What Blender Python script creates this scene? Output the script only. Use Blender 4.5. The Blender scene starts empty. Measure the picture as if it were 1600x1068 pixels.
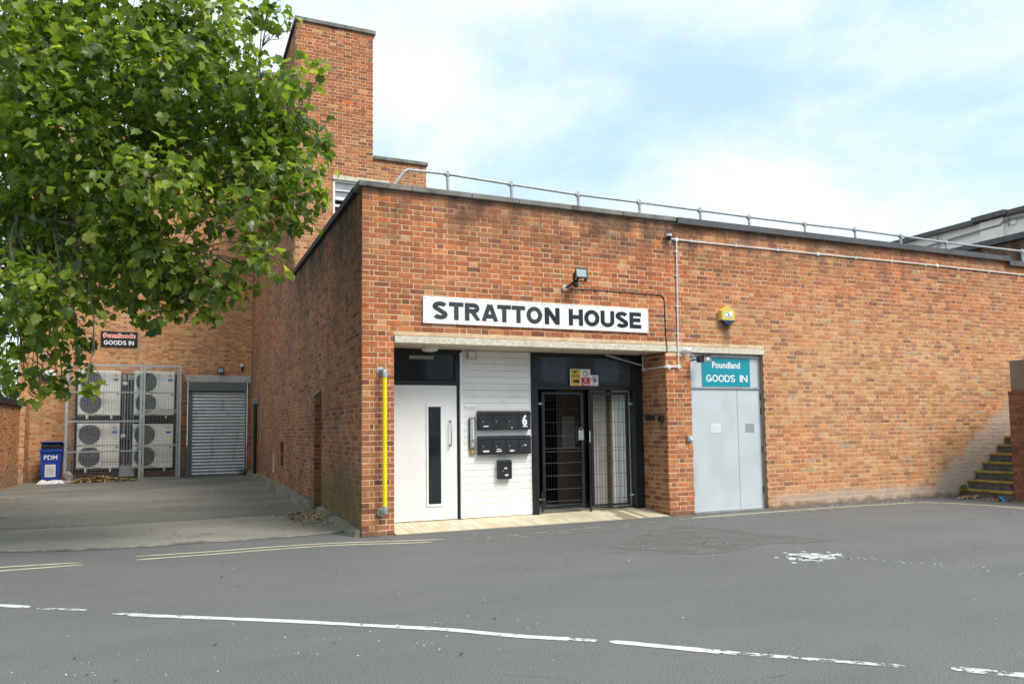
import bpy, math, random
import numpy as np
from mathutils import Vector, Matrix

# ------------------------------------------------------------------ camera, world, sun
SC = bpy.context.scene
COL = SC.collection
rnd = random.Random(7)
R = math.radians

cam_data = bpy.data.cameras.new('camera')
cam = bpy.data.objects.new('camera', cam_data)
COL.objects.link(cam)
cam_data.sensor_width = 36.0
cam_data.lens = 36.0 * 1201.0 / 1600.0
cam_data.shift_y = 0.02875
cam_data.clip_start = 0.05
cam_data.clip_end = 600
CAM = Vector((-2.290, -10.271, 1.407))
rot = Matrix(((0.91627, -0.01766, -0.40016), (-0.40033, -0.07376, -0.91340), (-0.01338, 0.99712, -0.07465)))
cam.matrix_world = Matrix.Translation(CAM) @ rot.to_4x4()
SC.camera = cam

SUN_EL, SUN_AZ = 50.0, 150.0      # degrees; azimuth clockwise from +Y
sd = bpy.data.lights.new('sun', 'SUN')
sd.energy = 1.5
sd.angle = R(24)
sd.color = (1.0, 0.95, 0.88)
sun = bpy.data.objects.new('sun', sd)
COL.objects.link(sun)
_d = Vector((math.sin(R(SUN_AZ)) * math.cos(R(SUN_EL)), math.cos(R(SUN_AZ)) * math.cos(R(SUN_EL)), math.sin(R(SUN_EL))))
sun.rotation_euler = _d.to_track_quat('Z', 'Y').to_euler()
sun.location = (0, -5, 30)

world = bpy.data.worlds.new('World')
SC.world = world
world.use_nodes = True
SC.view_settings.view_transform = 'Standard'
SC.view_settings.look = 'None'
SC.view_settings.exposure = 1.20
SC.view_settings.gamma = 1.0
SC.view_settings.use_curve_mapping = False


# ------------------------------------------------------------------ node helper
class NT:
    def __init__(self, tree):
        self.t = tree
        tree.nodes.clear()

    def n(self, kind, **kw):
        nd = self.t.nodes.new(kind)
        for k, v in kw.items():
            setattr(nd, k, v)
        return nd

    def set(self, sock, v):
        if v is None:
            return
        if hasattr(v, 'is_output') or isinstance(v, bpy.types.NodeSocket):
            self.t.links.new(v, sock)
        else:
            if isinstance(v, tuple) and len(v) == 3 and sock.type == 'RGBA':
                v = (*v, 1)
            sock.default_value = v

    def math(self, op, a, b=None, c=None, clamp=False):
        nd = self.n('ShaderNodeMath', operation=op, use_clamp=clamp)
        self.set(nd.inputs[0], a)
        self.set(nd.inputs[1], b)
        self.set(nd.inputs[2], c)
        return nd.outputs[0]

    def mix(self, fac, a, b, mode='MIX'):
        nd = self.n('ShaderNodeMix', data_type='RGBA', blend_type=mode)
        self.set(nd.inputs[0], fac)
        self.set(nd.inputs[6], a)
        self.set(nd.inputs[7], b)
        return nd.outputs[2]

    def noise(self, scale, detail=4, vec=None, rough=0.55, dist=0.0):
        nd = self.n('ShaderNodeTexNoise')
        nd.inputs['Scale'].default_value = scale
        nd.inputs['Detail'].default_value = detail
        nd.inputs['Roughness'].default_value = rough
        nd.inputs['Distortion'].default_value = dist
        if vec is not None:
            self.set(nd.inputs['Vector'], vec)
        return nd.outputs['Fac']

    def ramp(self, fac, stops, interp='LINEAR'):
        nd = self.n('ShaderNodeValToRGB')
        cr = nd.color_ramp
        cr.interpolation = interp
        while len(cr.elements) < len(stops):
            cr.elements.new(0.5)
        for e, (p, c) in zip(cr.elements, stops):
            e.position = p
            e.color = (*c, 1) if len(c) == 3 else c
        self.set(nd.inputs[0], fac)
        return nd.outputs[0]

    def step(self, v, lo, hi, smooth=True):
        nd = self.n('ShaderNodeMapRange', interpolation_type='SMOOTHSTEP' if smooth else 'LINEAR')
        self.set(nd.inputs[0], v)
        nd.inputs[1].default_value = lo
        nd.inputs[2].default_value = hi
        return nd.outputs[0]

    def pos(self):
        return self.n('ShaderNodeNewGeometry').outputs['Position']

    def sep(self, v):
        nd = self.n('ShaderNodeSeparateXYZ')
        self.set(nd.inputs[0], v)
        return nd.outputs[0], nd.outputs[1], nd.outputs[2]

    def scalev(self, v, s):
        nd = self.n('ShaderNodeMapping')
        self.set(nd.inputs[0], v)
        nd.inputs['Scale'].default_value = s
        return nd.outputs[0]

    def bump(self, h, strength=0.3, dist=0.01):
        nd = self.n('ShaderNodeBump')
        nd.inputs['Strength'].default_value = strength
        nd.inputs['Distance'].default_value = dist
        self.set(nd.inputs['Height'], h)
        return nd.outputs[0]

    def out(self, color, rough=0.8, metal=0.0, normal=None, spec=None, trans=None, emit=None):
        b = self.n('ShaderNodeBsdfPrincipled')
        self.set(b.inputs['Base Color'], color)
        self.set(b.inputs['Roughness'], rough)
        self.set(b.inputs['Metallic'], metal)
        if normal is not None:
            self.set(b.inputs['Normal'], normal)
        if spec is not None:
            b.inputs['Specular IOR Level'].default_value = spec
        o = self.n('ShaderNodeOutputMaterial')
        self.t.links.new(b.outputs[0], o.inputs[0])
        return b


def new_mat(name):
    m = bpy.data.materials.new(name)
    m.use_nodes = True
    return m, NT(m.node_tree)


# world: Nishita sky seen through broken bright cloud
W = NT(world.node_tree)
sky = W.n('ShaderNodeTexSky', sky_type='NISHITA')
sky.sun_disc = False
sky.sun_elevation = R(SUN_EL)
sky.sun_rotation = R(SUN_AZ)
sky.air_density = 1.0
sky.dust_density = 1.5
gen = W.n('ShaderNodeTexCoord').outputs['Generated']
sx, sy, sz = W.sep(gen)
zz = W.math('ADD', W.math('MAXIMUM', sz, 0.0), 0.22)
cmb = W.n('ShaderNodeCombineXYZ')
W.set(cmb.inputs[0], W.math('DIVIDE', sx, zz))
W.set(cmb.inputs[1], W.math('DIVIDE', sy, zz))
cmb.inputs[2].default_value = 0.9
cn = W.noise(1.5, 8, cmb.outputs[0], 0.55, 0.3)
cloud = W.step(cn, 0.31, 0.62)
cn2 = W.noise(3.1, 6, cmb.outputs[0], 0.6, 0.2)
ccol = W.ramp(cn2, [(0.30, (6.2, 7.0, 7.5)), (0.64, (7.2, 7.75, 8.05))])
haze = W.mix(0.72, sky.outputs[0], (4.7, 6.6, 7.8))
scol = W.mix(cloud, haze, ccol)
bg = W.n('ShaderNodeBackground')
W.set(bg.inputs[0], scol)
bg.inputs[1].default_value = 0.068
wo = W.n('ShaderNodeOutputWorld')
W.t.links.new(bg.outputs[0], wo.inputs[0])


# ------------------------------------------------------------------ materials
def simple(name, col, rough=0.6, metal=0.0, var=0.12, scale=6.0, bump=0.0, bscale=80.0, spec=None, dirt=None):
    m, t = new_mat(name)
    p = t.pos()
    v = t.noise(scale, 5, p)
    lo = tuple(c * (1 - var) for c in col)
    hi = tuple(min(1, c * (1 + var)) for c in col)
    c = t.ramp(v, [(0.3, lo), (0.7, hi)])
    if dirt:
        d = t.step(t.noise(dirt[1], 6, t.scalev(p, dirt[3] if len(dirt) > 3 else (1, 1, 1))), 0.5, 0.75)
        c = t.mix(t.math('MULTIPLY', d, dirt[2]), c, dirt[0])
    nrm = None
    if bump:
        nrm = t.bump(t.noise(bscale, 4, p), bump, 0.004)
    rr = t.math('ADD', t.math('MULTIPLY', v, 0.2), rough - 0.1)
    t.out(c, rr, metal, nrm, spec)
    return m


def tone_input(t):
    a = t.n('ShaderNodeAttribute', attribute_type='GEOMETRY', attribute_name='tone')
    b = t.n('ShaderNodeAttribute', attribute_type='OBJECT', attribute_name='tone')
    return t.math('ADD', a.outputs['Fac'], b.outputs['Fac'])


RED = [(0.0, (0.20, 0.085, 0.058)), (0.05, (0.26, 0.105, 0.064)), (0.14, (0.335, 0.115, 0.060)), (0.45, (0.390, 0.135, 0.060)),
       (0.65, (0.440, 0.160, 0.068)), (0.76, (0.48, 0.195, 0.085)), (0.87, (0.27, 0.150, 0.088)), (0.94, (0.60, 0.170, 0.045)), (0.995, (0.55, 0.34, 0.19))]
TAN = [(0.0, (0.21, 0.115, 0.082)), (0.04, (0.31, 0.16, 0.10)), (0.13, (0.40, 0.185, 0.098)), (0.45, (0.50, 0.225, 0.103)),
       (0.65, (0.55, 0.275, 0.122)), (0.85, (0.58, 0.34, 0.160)), (0.965, (0.57, 0.37, 0.20)), (0.995, (0.32, 0.28, 0.22))]
BROWN = [(0.0, (0.11, 0.055, 0.04)), (0.2, (0.20, 0.10, 0.062)), (0.5, (0.30, 0.15, 0.085)), (0.8, (0.37, 0.19, 0.105)), (1.0, (0.24, 0.15, 0.10))]


def brick_stains(t, kind, p, c, is_mortar=False):
    x, y, z = t.sep(p)
    n_big = t.noise(0.9, 5, p)
    n_mid = t.noise(3.2, 6, p)
    n_str = t.noise(1.6, 6, t.scalev(p, (1.4, 1.4, 0.22)), 0.65)
    if kind == 'facade':
        # dark weathering that runs down from the coping
        m = t.math('MULTIPLY', t.step(z, 3.7, 4.70), t.step(t.math('ADD', t.math('MULTIPLY', n_str, 0.5), t.math('MULTIPLY', n_mid, 0.5)), 0.40, 0.60))
        m = t.math('MULTIPLY', m, t.math('SUBTRACT', 1.05, t.math('MULTIPLY', t.step(x, 5.0, 11.0), 0.6)), clamp=True)
        c = t.mix(t.math('MULTIPLY', m, 0.80), c, (0.085, 0.062, 0.050))
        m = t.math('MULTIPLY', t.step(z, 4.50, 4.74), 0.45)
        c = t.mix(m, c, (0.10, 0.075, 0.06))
        # a dark run under the alarm box
        m = t.math('MULTIPLY', t.math('SUBTRACT', 1.0, t.step(t.math('ABSOLUTE', t.math('SUBTRACT', x, 6.13)), 0.02, 0.13)),
                   t.math('MULTIPLY', t.step(z, 2.5, 3.1), t.math('SUBTRACT', 1.0, t.step(z, 3.15, 3.2))))
        c = t.mix(t.math('MULTIPLY', m, 0.7), c, (0.07, 0.05, 0.04))
        # lime bloom at the foot of the wall and up along the stair
        foot = t.math('SUBTRACT', 1.0, t.step(t.math('ADD', z, t.math('MULTIPLY', n_mid, 0.35)), 0.33, 0.52))
        foot = t.math('MULTIPLY', foot, t.step(x, 6.5, 7.6))
        line = t.math('SUBTRACT', z, t.math('MULTIPLY', t.math('SUBTRACT', x, 11.0), 0.67))
        line = t.math('ADD', line, t.math('MULTIPLY', t.math('SUBTRACT', n_mid, 0.5), 0.7))
        dia = t.math('MULTIPLY', t.math('SUBTRACT', 1.0, t.step(line, 0.15, 0.50)), t.step(x, 10.4, 11.2))
        b = t.math('MAXIMUM', t.math('MULTIPLY', foot, 0.65), t.math('MULTIPLY', dia, 0.80))
        c = t.mix(b, c, (0.52, 0.46, 0.39))
        d = t.math('SUBTRACT', 1.0, t.step(t.math('ADD', z, t.math('MULTIPLY', n_mid, 0.3)), 0.17, 0.27))
        c = t.mix(t.math('MULTIPLY', d, 0.65), c, (0.11, 0.085, 0.065))
        # small lime spatters
        sp = t.step(t.noise(14, 3, p), 0.72, 0.76)
        c = t.mix(t.math('MULTIPLY', sp, 0.35), c, (0.62, 0.52, 0.42))
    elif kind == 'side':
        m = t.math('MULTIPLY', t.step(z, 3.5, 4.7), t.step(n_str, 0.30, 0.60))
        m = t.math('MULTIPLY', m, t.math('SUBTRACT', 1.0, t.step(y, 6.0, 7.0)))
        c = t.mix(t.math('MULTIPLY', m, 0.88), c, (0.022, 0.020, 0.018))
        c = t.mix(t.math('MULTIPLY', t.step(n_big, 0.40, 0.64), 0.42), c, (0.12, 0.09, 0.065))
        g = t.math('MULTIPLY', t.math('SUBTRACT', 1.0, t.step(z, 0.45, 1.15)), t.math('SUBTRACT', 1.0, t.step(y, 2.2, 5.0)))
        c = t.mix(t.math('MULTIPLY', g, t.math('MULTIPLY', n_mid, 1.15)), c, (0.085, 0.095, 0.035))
    elif kind == 'tower':
        m = t.math('MULTIPLY', t.step(z, 9.6, 10.4), t.step(n_str, 0.42, 0.66))
        c = t.mix(t.math('MULTIPLY', m, 0.55), c, (0.15, 0.09, 0.07))
    elif kind == 'rear':
        m = t.step(n_big, 0.5, 0.7)
        c = t.mix(t.math('MULTIPLY', m, 0.45), c, (0.34, 0.22, 0.12))
        m = t.math('MULTIPLY', t.math('SUBTRACT', 1.0, t.step(z, 0.1, 0.9)), 0.35)
        c = t.mix(m, c, (0.20, 0.15, 0.10))
    return c


def brick_mats(kind):
    m, t = new_mat('brick_' + kind)
    p = t.pos()
    x, y, z = t.sep(p)
    tone = tone_input(t)
    c_red = t.ramp(tone, RED)
    c_tan = t.ramp(tone, TAN)
    c_brn = t.ramp(tone, BROWN)
    reg = t.noise(0.55, 4, p)
    if kind == 'facade':
        f = t.math('MULTIPLY', t.step(x, 4.5, 8.5), t.math('SUBTRACT', 1.0, t.math('MULTIPLY', t.step(z, 2.6, 4.2), 0.75)))
        f = t.math('ADD', t.math('MULTIPLY', f, 0.85), t.math('MULTIPLY', t.math('SUBTRACT', reg, 0.45), 1.2), clamp=True)
        # the pier beside the white door is browner
        c_red = t.mix(t.math('MULTIPLY', t.math('SUBTRACT', 1.0, t.step(t.math('ADD', x, z), 0.8, 3.0)), 0.6), c_red, c_brn)
        c = t.mix(f, c_red, c_tan)
        c = t.mix(1.0, c, (1.12, 1.06, 1.00), 'MULTIPLY')
        c = t.mix(t.math('MULTIPLY', f, 0.16), c, (0.66, 0.44, 0.26))
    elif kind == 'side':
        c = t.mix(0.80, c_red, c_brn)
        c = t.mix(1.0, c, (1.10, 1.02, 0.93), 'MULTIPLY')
    elif kind == 'tower':
        c = t.mix(t.math('MULTIPLY', t.step(z, 8.6, 6.6), 0.0), c_red, c_tan)
        c = t.mix(t.math('MULTIPLY', t.math('SUBTRACT', 1.0, t.step(z, 6.5, 8.8)), 0.55), c, c_tan)
    elif kind == 'rear':
        c = t.mix(0.75, c_red, c_tan)
        c = t.mix(1.0, c, (1.08, 1.06, 1.0), 'MULTIPLY')
    elif kind == 'reveal':
        c = t.mix(0.45, t.mix(0.3, c_red, c_tan), c_brn)
    else:
        c = t.mix(0.85, c_red, c_brn)
        c = t.mix(0.55, c, (0.17, 0.055, 0.035))
    # every brick fired unevenly: blotches of orange, olive and plum across its face
    blot = t.noise(7.5, 5, t.scalev(p, (1, 1, 1.6)), 0.7)
    c = t.mix(1.0, c, t.ramp(blot, [(0.30, (0.72, 0.74, 0.74)), (0.48, (1, 1, 1)), (0.66, (1.18, 1.12, 1.02)), (0.8, (1.35, 1.2, 0.95))]), 'MULTIPLY')
    hot = t.step(t.noise(1.1, 4, t.scalev(p, (1, 1, 1.3))), 0.50, 0.68)
    if kind in ('facade', 'tower'):
        c = t.mix(t.math('MULTIPLY', hot, 0.42), c, t.mix(1.0, c, (1.32, 0.92, 0.72), 'MULTIPLY'))
    fine = t.noise(38, 6, p, 0.65)
    c = t.mix(1.0, c, t.ramp(fine, [(0.25, (0.66, 0.64, 0.62)), (0.5, (1, 1, 1)), (0.8, (1.22, 1.2, 1.15))]), 'MULTIPLY')
    # mortar smeared over some faces
    sm = t.step(t.noise(9, 6, p, 0.75), 0.57, 0.70)
    c = t.mix(t.math('MULTIPLY', sm, 0.42), c, (0.66, 0.45, 0.28))
    c = brick_stains(t, kind, p, c)
    t.out(c, 0.9, 0, t.bump(t.math('ADD', fine, t.math('MULTIPLY', t.noise(150, 3, p), 0.5)), 0.55, 0.006), 0.25)
    mm, t = new_mat('mortar_' + kind)
    p = t.pos()
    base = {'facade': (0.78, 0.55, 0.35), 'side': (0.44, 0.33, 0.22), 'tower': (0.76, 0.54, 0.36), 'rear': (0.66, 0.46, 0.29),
            'reveal': (0.60, 0.43, 0.28), 'dark': (0.20, 0.12, 0.08)}[kind]
    v = t.noise(5, 7, p, 0.7)
    c = t.ramp(v, [(0.3, tuple(b * 0.68 for b in base)), (0.65, tuple(min(1, b * 1.12) for b in base))])
    c = brick_stains(t, kind, p, c, True)
    t.out(c, 0.95, 0, t.bump(t.noise(90, 4, p), 0.35, 0.004), 0.2)
    return m, mm


BM = {k: brick_mats(k) for k in ('facade', 'side', 'tower', 'rear', 'reveal', 'dark')}

M = {}
M['coping'] = simple('weathered_concrete', (0.22, 0.21, 0.19), 0.9, 0, 0.35, 3.0, 0.7, 60, dirt=((0.055, 0.052, 0.048), 5, 0.8))
M['flashing'] = simple('lead_flashing', (0.085, 0.087, 0.092), 0.6, 0, 0.25, 4.0, 0.2, 30)
M['blackfelt'] = simple('black_felt', (0.02, 0.02, 0.022), 0.75, 0, 0.3, 5.0, 0.4, 50)
M['gal'] = simple('galvanised_steel', (0.42, 0.45, 0.47), 0.5, 0.35, 0.18, 14.0, 0.15, 90)
M['galdark'] = simple('aged_galvanised_steel', (0.27, 0.29, 0.30), 0.55, 0.3, 0.2, 10.0, 0.15, 90)
M['black'] = simple('black_paint', (0.012, 0.014, 0.018), 0.38, 0, 0.3, 8.0, 0.1, 40)
M['blackbox'] = simple('black_powder_coat', (0.022, 0.024, 0.029), 0.42, 0, 0.2, 9.0, 0.15, 200)
M['white'] = simple('white_paint', (0.86, 0.86, 0.85), 0.42, 0, 0.03, 3.0, 0.06, 30, dirt=((0.70, 0.69, 0.65), 2.2, 0.30, (1, 1, 0.35)))
M['whitebright'] = simple('white_enamel', (0.87, 0.87, 0.86), 0.35, 0, 0.03, 3.0)
M['board'] = simple('white_board_paint', (0.87, 0.86, 0.84), 0.5, 0, 0.05, 5.0, 0.12, 50, dirt=((0.66, 0.63, 0.57), 3.5, 0.35))
M['plastic'] = simple('white_plastic', (0.74, 0.74, 0.72), 0.4, 0, 0.06, 6.0)
M['cream'] = simple('cream_casing', (0.80, 0.79, 0.72), 0.5, 0, 0.06, 4.0, dirt=((0.50, 0.48, 0.40), 2.5, 0.45, (1, 1, 0.4)))
M['greydoor'] = simple('grey_door_paint', (0.57, 0.62, 0.645), 0.42, 0, 0.06, 2.0, 0.08, 20, dirt=((0.44, 0.49, 0.52), 2.2, 0.55, (1, 1, 0.3)))
M['greyframe'] = simple('grey_frame_paint', (0.40, 0.43, 0.45), 0.5, 0, 0.1, 5.0, dirt=((0.18, 0.16, 0.14), 6, 0.6))
M['teal'] = simple('teal_print', (0.005, 0.29, 0.38), 0.4, 0, 0.04, 2.0)
M['yellow'] = simple('yellow_paint', (0.88, 0.76, 0.01), 0.38, 0, 0.06, 6.0)
M['alarmy'] = simple('yellow_casing', (0.72, 0.55, 0.10), 0.45, 0, 0.08, 8.0)
M['navy'] = simple('navy_plastic', (0.02, 0.03, 0.10), 0.4, 0, 0.1, 6.0)
M['red'] = simple('red_print', (0.62, 0.02, 0.03), 0.45)
M['pink'] = simple('faded_red_print', (0.62, 0.22, 0.20), 0.45)
M['signy'] = simple('yellow_print', (0.68, 0.45, 0.03), 0.45)
M['ink'] = simple('black_print', (0.013, 0.014, 0.018), 0.4, 0, 0.3, 5.0)
M['inkgrey'] = simple('faded_black_print', (0.036, 0.038, 0.043), 0.5, 0, 0.25, 3.0)
M['blueprint'] = simple('blue_print', (0.03, 0.18, 0.50), 0.45)
M['bin'] = simple('blue_bin_plastic', (0.012, 0.055, 0.34), 0.45, 0, 0.12, 5.0)
M['grille'] = simple('dark_grille', (0.08, 0.083, 0.085), 0.6)
M['airbrick'] = simple('red_air_brick', (0.11, 0.022, 0.02), 0.7)
M['stone'] = simple('pier_panel', (0.21, 0.16, 0.12), 0.85, 0, 0.18, 5.0, 0.5, 60)
M['render'] = simple('pale_render', (0.86, 0.85, 0.80), 0.85, 0, 0.08, 0.8, 0.3, 20, dirt=((0.55, 0.54, 0.50), 0.6, 0.5, (1, 1, 0.3)))
M['bark'] = simple('bark', (0.19, 0.165, 0.12), 0.85, 0, 0.35, 12.0, 0.6, 40)
M['timber'] = simple('brown_timber', (0.22, 0.14, 0.10), 0.5, 0, 0.2, 3.0)
M['notice'] = simple('grey_notice', (0.5, 0.5, 0.48), 0.6)
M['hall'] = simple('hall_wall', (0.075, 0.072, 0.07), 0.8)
M['hallfloor'] = simple('hall_floor', (0.26, 0.24, 0.21), 0.7, 0, 0.2, 4.0)
M['sheetgrey'] = simple('grey_sheet', (0.42, 0.40, 0.35), 0.5, 0, 0.15, 3.0)
M['sheetwhite'] = simple('white_sheet', (0.80, 0.81, 0.80), 0.4, 0, 0.08, 4.0)
M['weed'] = simple('weed_leaf', (0.06, 0.15, 0.025), 0.6, 0, 0.3, 20.0)
M['bag'] = simple('plastic_bag', (0.72, 0.72, 0.70), 0.4)
M['roof'] = simple('roof_felt', (0.10, 0.10, 0.10), 0.9)
M['gold'] = simple('brass_plate', (0.36, 0.26, 0.10), 0.45, 0.4)
M['steel'] = simple('brushed_steel', (0.55, 0.56, 0.56), 0.32, 0.85, 0.06, 20.0)
M['lens'] = simple('lamp_glass', (0.34, 0.44, 0.44), 0.15)
M['soffit'] = simple('soffit_paint', (0.58, 0.51, 0.41), 0.8, 0, 0.12, 3.0)
M['lampshade'] = simple('opal_lamp', (0.75, 0.75, 0.70), 0.4)


def mat_lintel():
    m, t = new_mat('exposed_aggregate')
    p = t.pos()
    v = t.noise(38, 5, p, 0.75)
    c = t.ramp(v, [(0.30, (0.34, 0.27, 0.17)), (0.45, (0.64, 0.57, 0.43)), (0.60, (0.78, 0.75, 0.64))])
    d = t.step(t.noise(2.2, 6, p), 0.52, 0.7)
    c = t.mix(t.math('MULTIPLY', d, 0.35), c, (0.40, 0.35, 0.26))
    t.out(c, 0.9, 0, t.bump(v, 0.9, 0.008), 0.3)
    return m


def mat_concrete(name='alley_concrete', k_=1.0):
    m, t = new_mat(name)
    p = t.pos()
    x, y, z = t.sep(p)
    a = t.noise(0.45, 7, t.scalev(p, (0.7, 1.4, 1)), 0.62)
    c = t.ramp(a, [(0.32, tuple(q * k_ for q in (0.125, 0.118, 0.100))), (0.50, tuple(q * k_ for q in (0.19, 0.178, 0.150))), (0.68, tuple(q * k_ for q in (0.28, 0.265, 0.225)))])
    s = t.step(t.noise(1.3, 7, p, 0.7, 0.6), 0.56, 0.72)
    c = t.mix(t.math('MULTIPLY', s, 0.6), c, (0.065, 0.058, 0.046))
    g = t.noise(60, 3, p)
    c = t.mix(0.35, c, t.ramp(g, [(0.35, (0.10, 0.095, 0.085)), (0.7, (0.32, 0.31, 0.27))]))
    cr = t.n('ShaderNodeTexVoronoi', feature='DISTANCE_TO_EDGE')
    w = t.n('ShaderNodeVectorMath', operation='ADD')
    nn = t.n('ShaderNodeTexNoise')
    nn.inputs['Scale'].default_value = 1.6
    nn.inputs['Detail'].default_value = 6
    t.set(nn.inputs['Vector'], p)
    t.set(w.inputs[0], t.scalev(p, (0.30, 0.42, 1)))
    t.set(w.inputs[1], nn.outputs['Color'])
    t.set(cr.inputs['Vector'], w.outputs[0])
    cr.inputs['Scale'].default_value = 1.0
    k = t.math('MULTIPLY', t.math('SUBTRACT', 1.0, t.step(cr.outputs['Distance'], 0.001, 0.006)), t.math('MULTIPLY', t.step(t.noise(0.7, 5, p), 0.5, 0.58), 0.6))
    c = t.mix(k, c, (0.04, 0.037, 0.03))
    t.out(c, 0.92, 0, t.bump(t.noise(40, 6, p), 0.4, 0.006), 0.25)
    return m


def mat_asphalt(name='asphalt', lo=(0.124, 0.126, 0.126), hi=(0.172, 0.174, 0.172), patch=False):
    m, t = new_mat(name)
    p = t.pos()
    a = t.noise(0.35, 6, p, 0.6, 0.4)
    c = t.ramp(a, [(0.34, lo), (0.66, hi)])
    b = t.noise(1.7, 8, t.scalev(p, (1, 0.55, 1)), 0.7, 0.8)
    c = t.mix(t.math('MULTIPLY', t.step(b, 0.55, 0.78), 0.45), c, (0.175, 0.172, 0.165))
    st_ = t.noise(0.9, 7, t.scalev(p, (0.55, 1.9, 1)), 0.72, 0.5)
    c = t.mix(1.0, c, t.ramp(st_, [(0.34, (0.74, 0.74, 0.76)), (0.5, (1, 1, 1)), (0.68, (1.30, 1.28, 1.22))]), 'MULTIPLY')
    scuff = t.step(t.noise(4.5, 8, t.scalev(p, (1, 0.5, 1)), 0.78), 0.61, 0.74)
    c = t.mix(t.math('MULTIPLY', scuff, 0.50), c, (0.34, 0.335, 0.31))
    tick = t.step(t.noise(16, 7, t.scalev(p, (1, 0.30, 1)), 0.8), 0.70, 0.75)
    c = t.mix(t.math('MULTIPLY', tick, 0.5), c, (0.05, 0.05, 0.05))
    xx, yy, zz_ = t.sep(p)
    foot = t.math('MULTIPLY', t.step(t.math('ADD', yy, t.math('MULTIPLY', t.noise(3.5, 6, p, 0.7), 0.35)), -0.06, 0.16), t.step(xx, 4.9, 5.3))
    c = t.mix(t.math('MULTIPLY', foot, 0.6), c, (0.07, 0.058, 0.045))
    dk = t.step(t.noise(2.6, 5, p, 0.6), 0.66, 0.74)
    c = t.mix(t.math('MULTIPLY', dk, 0.35), c, (0.055, 0.055, 0.056))
    g = t.noise(95 if not patch else 42, 5, p, 0.8)
    c = t.mix(0.72 if not patch else 0.8, c, t.ramp(g, [(0.34, tuple(v * 0.45 for v in lo)), (0.49, lo), (0.64, (0.32, 0.315, 0.295) if not patch else (0.50, 0.48, 0.42))]))
    fl = t.n('ShaderNodeTexVoronoi', feature='F1')
    t.set(fl.inputs['Vector'], p)
    fl.inputs['Scale'].default_value = 9.0
    rare = t.math('MULTIPLY', t.math('LESS_THAN', fl.outputs['Distance'], 0.06), t.step(t.noise(1.1, 4, p), 0.54, 0.60))
    c = t.mix(t.math('MULTIPLY', rare, 0.6), c, (0.42, 0.40, 0.36))
    cr = t.n('ShaderNodeTexVoronoi', feature='DISTANCE_TO_EDGE')
    w = t.n('ShaderNodeVectorMath', operation='ADD')
    nn = t.n('ShaderNodeTexNoise')
    nn.inputs['Scale'].default_value = 1.2
    t.set(nn.inputs['Vector'], p)
    t.set(w.inputs[0], p)
    t.set(w.inputs[1], nn.outputs['Color'])
    t.set(cr.inputs['Vector'], w.outputs[0])
    cr.inputs['Scale'].default_value = 0.33
    k = t.math('MULTIPLY', t.math('SUBTRACT', 1.0, t.step(cr.outputs['Distance'], 0.0005, 0.0028)), t.math('MULTIPLY', t.step(t.noise(0.9, 5, p), 0.54, 0.60), 0.45))
    c = t.mix(k, c, (0.035, 0.035, 0.034))
    h = t.math('ADD', g, t.math('MULTIPLY', t.noise(30, 4, p), 0.4))
    t.out(c, 0.88, 0, t.bump(h, 0.5 if not patch else 1.0, 0.006), 0.3)
    return m


def see_through(t, b, fac):
    """bare ground shows where the paint or grit is gone"""
    o = [n for n in t.t.nodes if n.type == 'OUTPUT_MATERIAL'][0]
    tr = t.n('ShaderNodeBsdfTransparent')
    mx = t.n('ShaderNodeMixShader')
    t.set(mx.inputs[0], fac)
    t.t.links.new(tr.outputs[0], mx.inputs[1])
    t.t.links.new(b.outputs[0], mx.inputs[2])
    t.t.links.new(mx.outputs[0], o.inputs[0])


def mat_grit(name):
    m, t = new_mat(name)
    p = t.pos()
    g = t.noise(48, 5, p, 0.8)
    c = t.ramp(g, [(0.30, (0.09, 0.087, 0.08)), (0.44, (0.15, 0.145, 0.13)), (0.53, (0.26, 0.25, 0.23)), (0.68, (0.46, 0.44, 0.39))])
    b = t.out(c, 0.9, 0, t.bump(g, 1.0, 0.008), 0.25)
    w = t.math('ADD', t.noise(26, 6, p, 0.8), t.math('MULTIPLY', t.noise(2.4, 5, p), 0.5))
    see_through(t, b, t.math('MULTIPLY', t.step(w, 0.70, 0.82), 0.75))
    return m


def mat_paint(name, col, cut, scale=10):
    """road paint, worn through to the asphalt in places"""
    m, t = new_mat(name)
    p = t.pos()
    w = t.step(t.noise(scale, 8, p, 0.75), cut - 0.02, cut + 0.03)
    v = t.noise(30, 5, p)
    pc = t.ramp(v, [(0.3, tuple(c * 0.8 for c in col)), (0.7, col)])
    g = t.noise(170, 3, p)
    ac = t.ramp(g, [(0.3, (0.115, 0.115, 0.112)), (0.7, (0.20, 0.20, 0.19))])
    b = t.out(pc, 0.75, 0, t.bump(t.noise(90, 3, p), 0.4, 0.004))
    see_through(t, b, w)
    return m


def mat_paving():
    m, t = new_mat('cream_tile')
    p = t.pos()
    tone = tone_input(t)
    c = t.ramp(tone, [(0.0, (0.62, 0.53, 0.34)), (0.5, (0.69, 0.61, 0.42)), (0.9, (0.73, 0.66, 0.49)), (0.97, (0.34, 0.27, 0.18))])
    d = t.step(t.noise(3.5, 6, p, 0.7), 0.52, 0.72)
    c = t.mix(t.math('MULTIPLY', d, 0.45), c, (0.40, 0.32, 0.20))
    t.out(c, 0.65, 0, t.bump(t.noise(50, 4, p), 0.25, 0.003))
    return m


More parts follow.
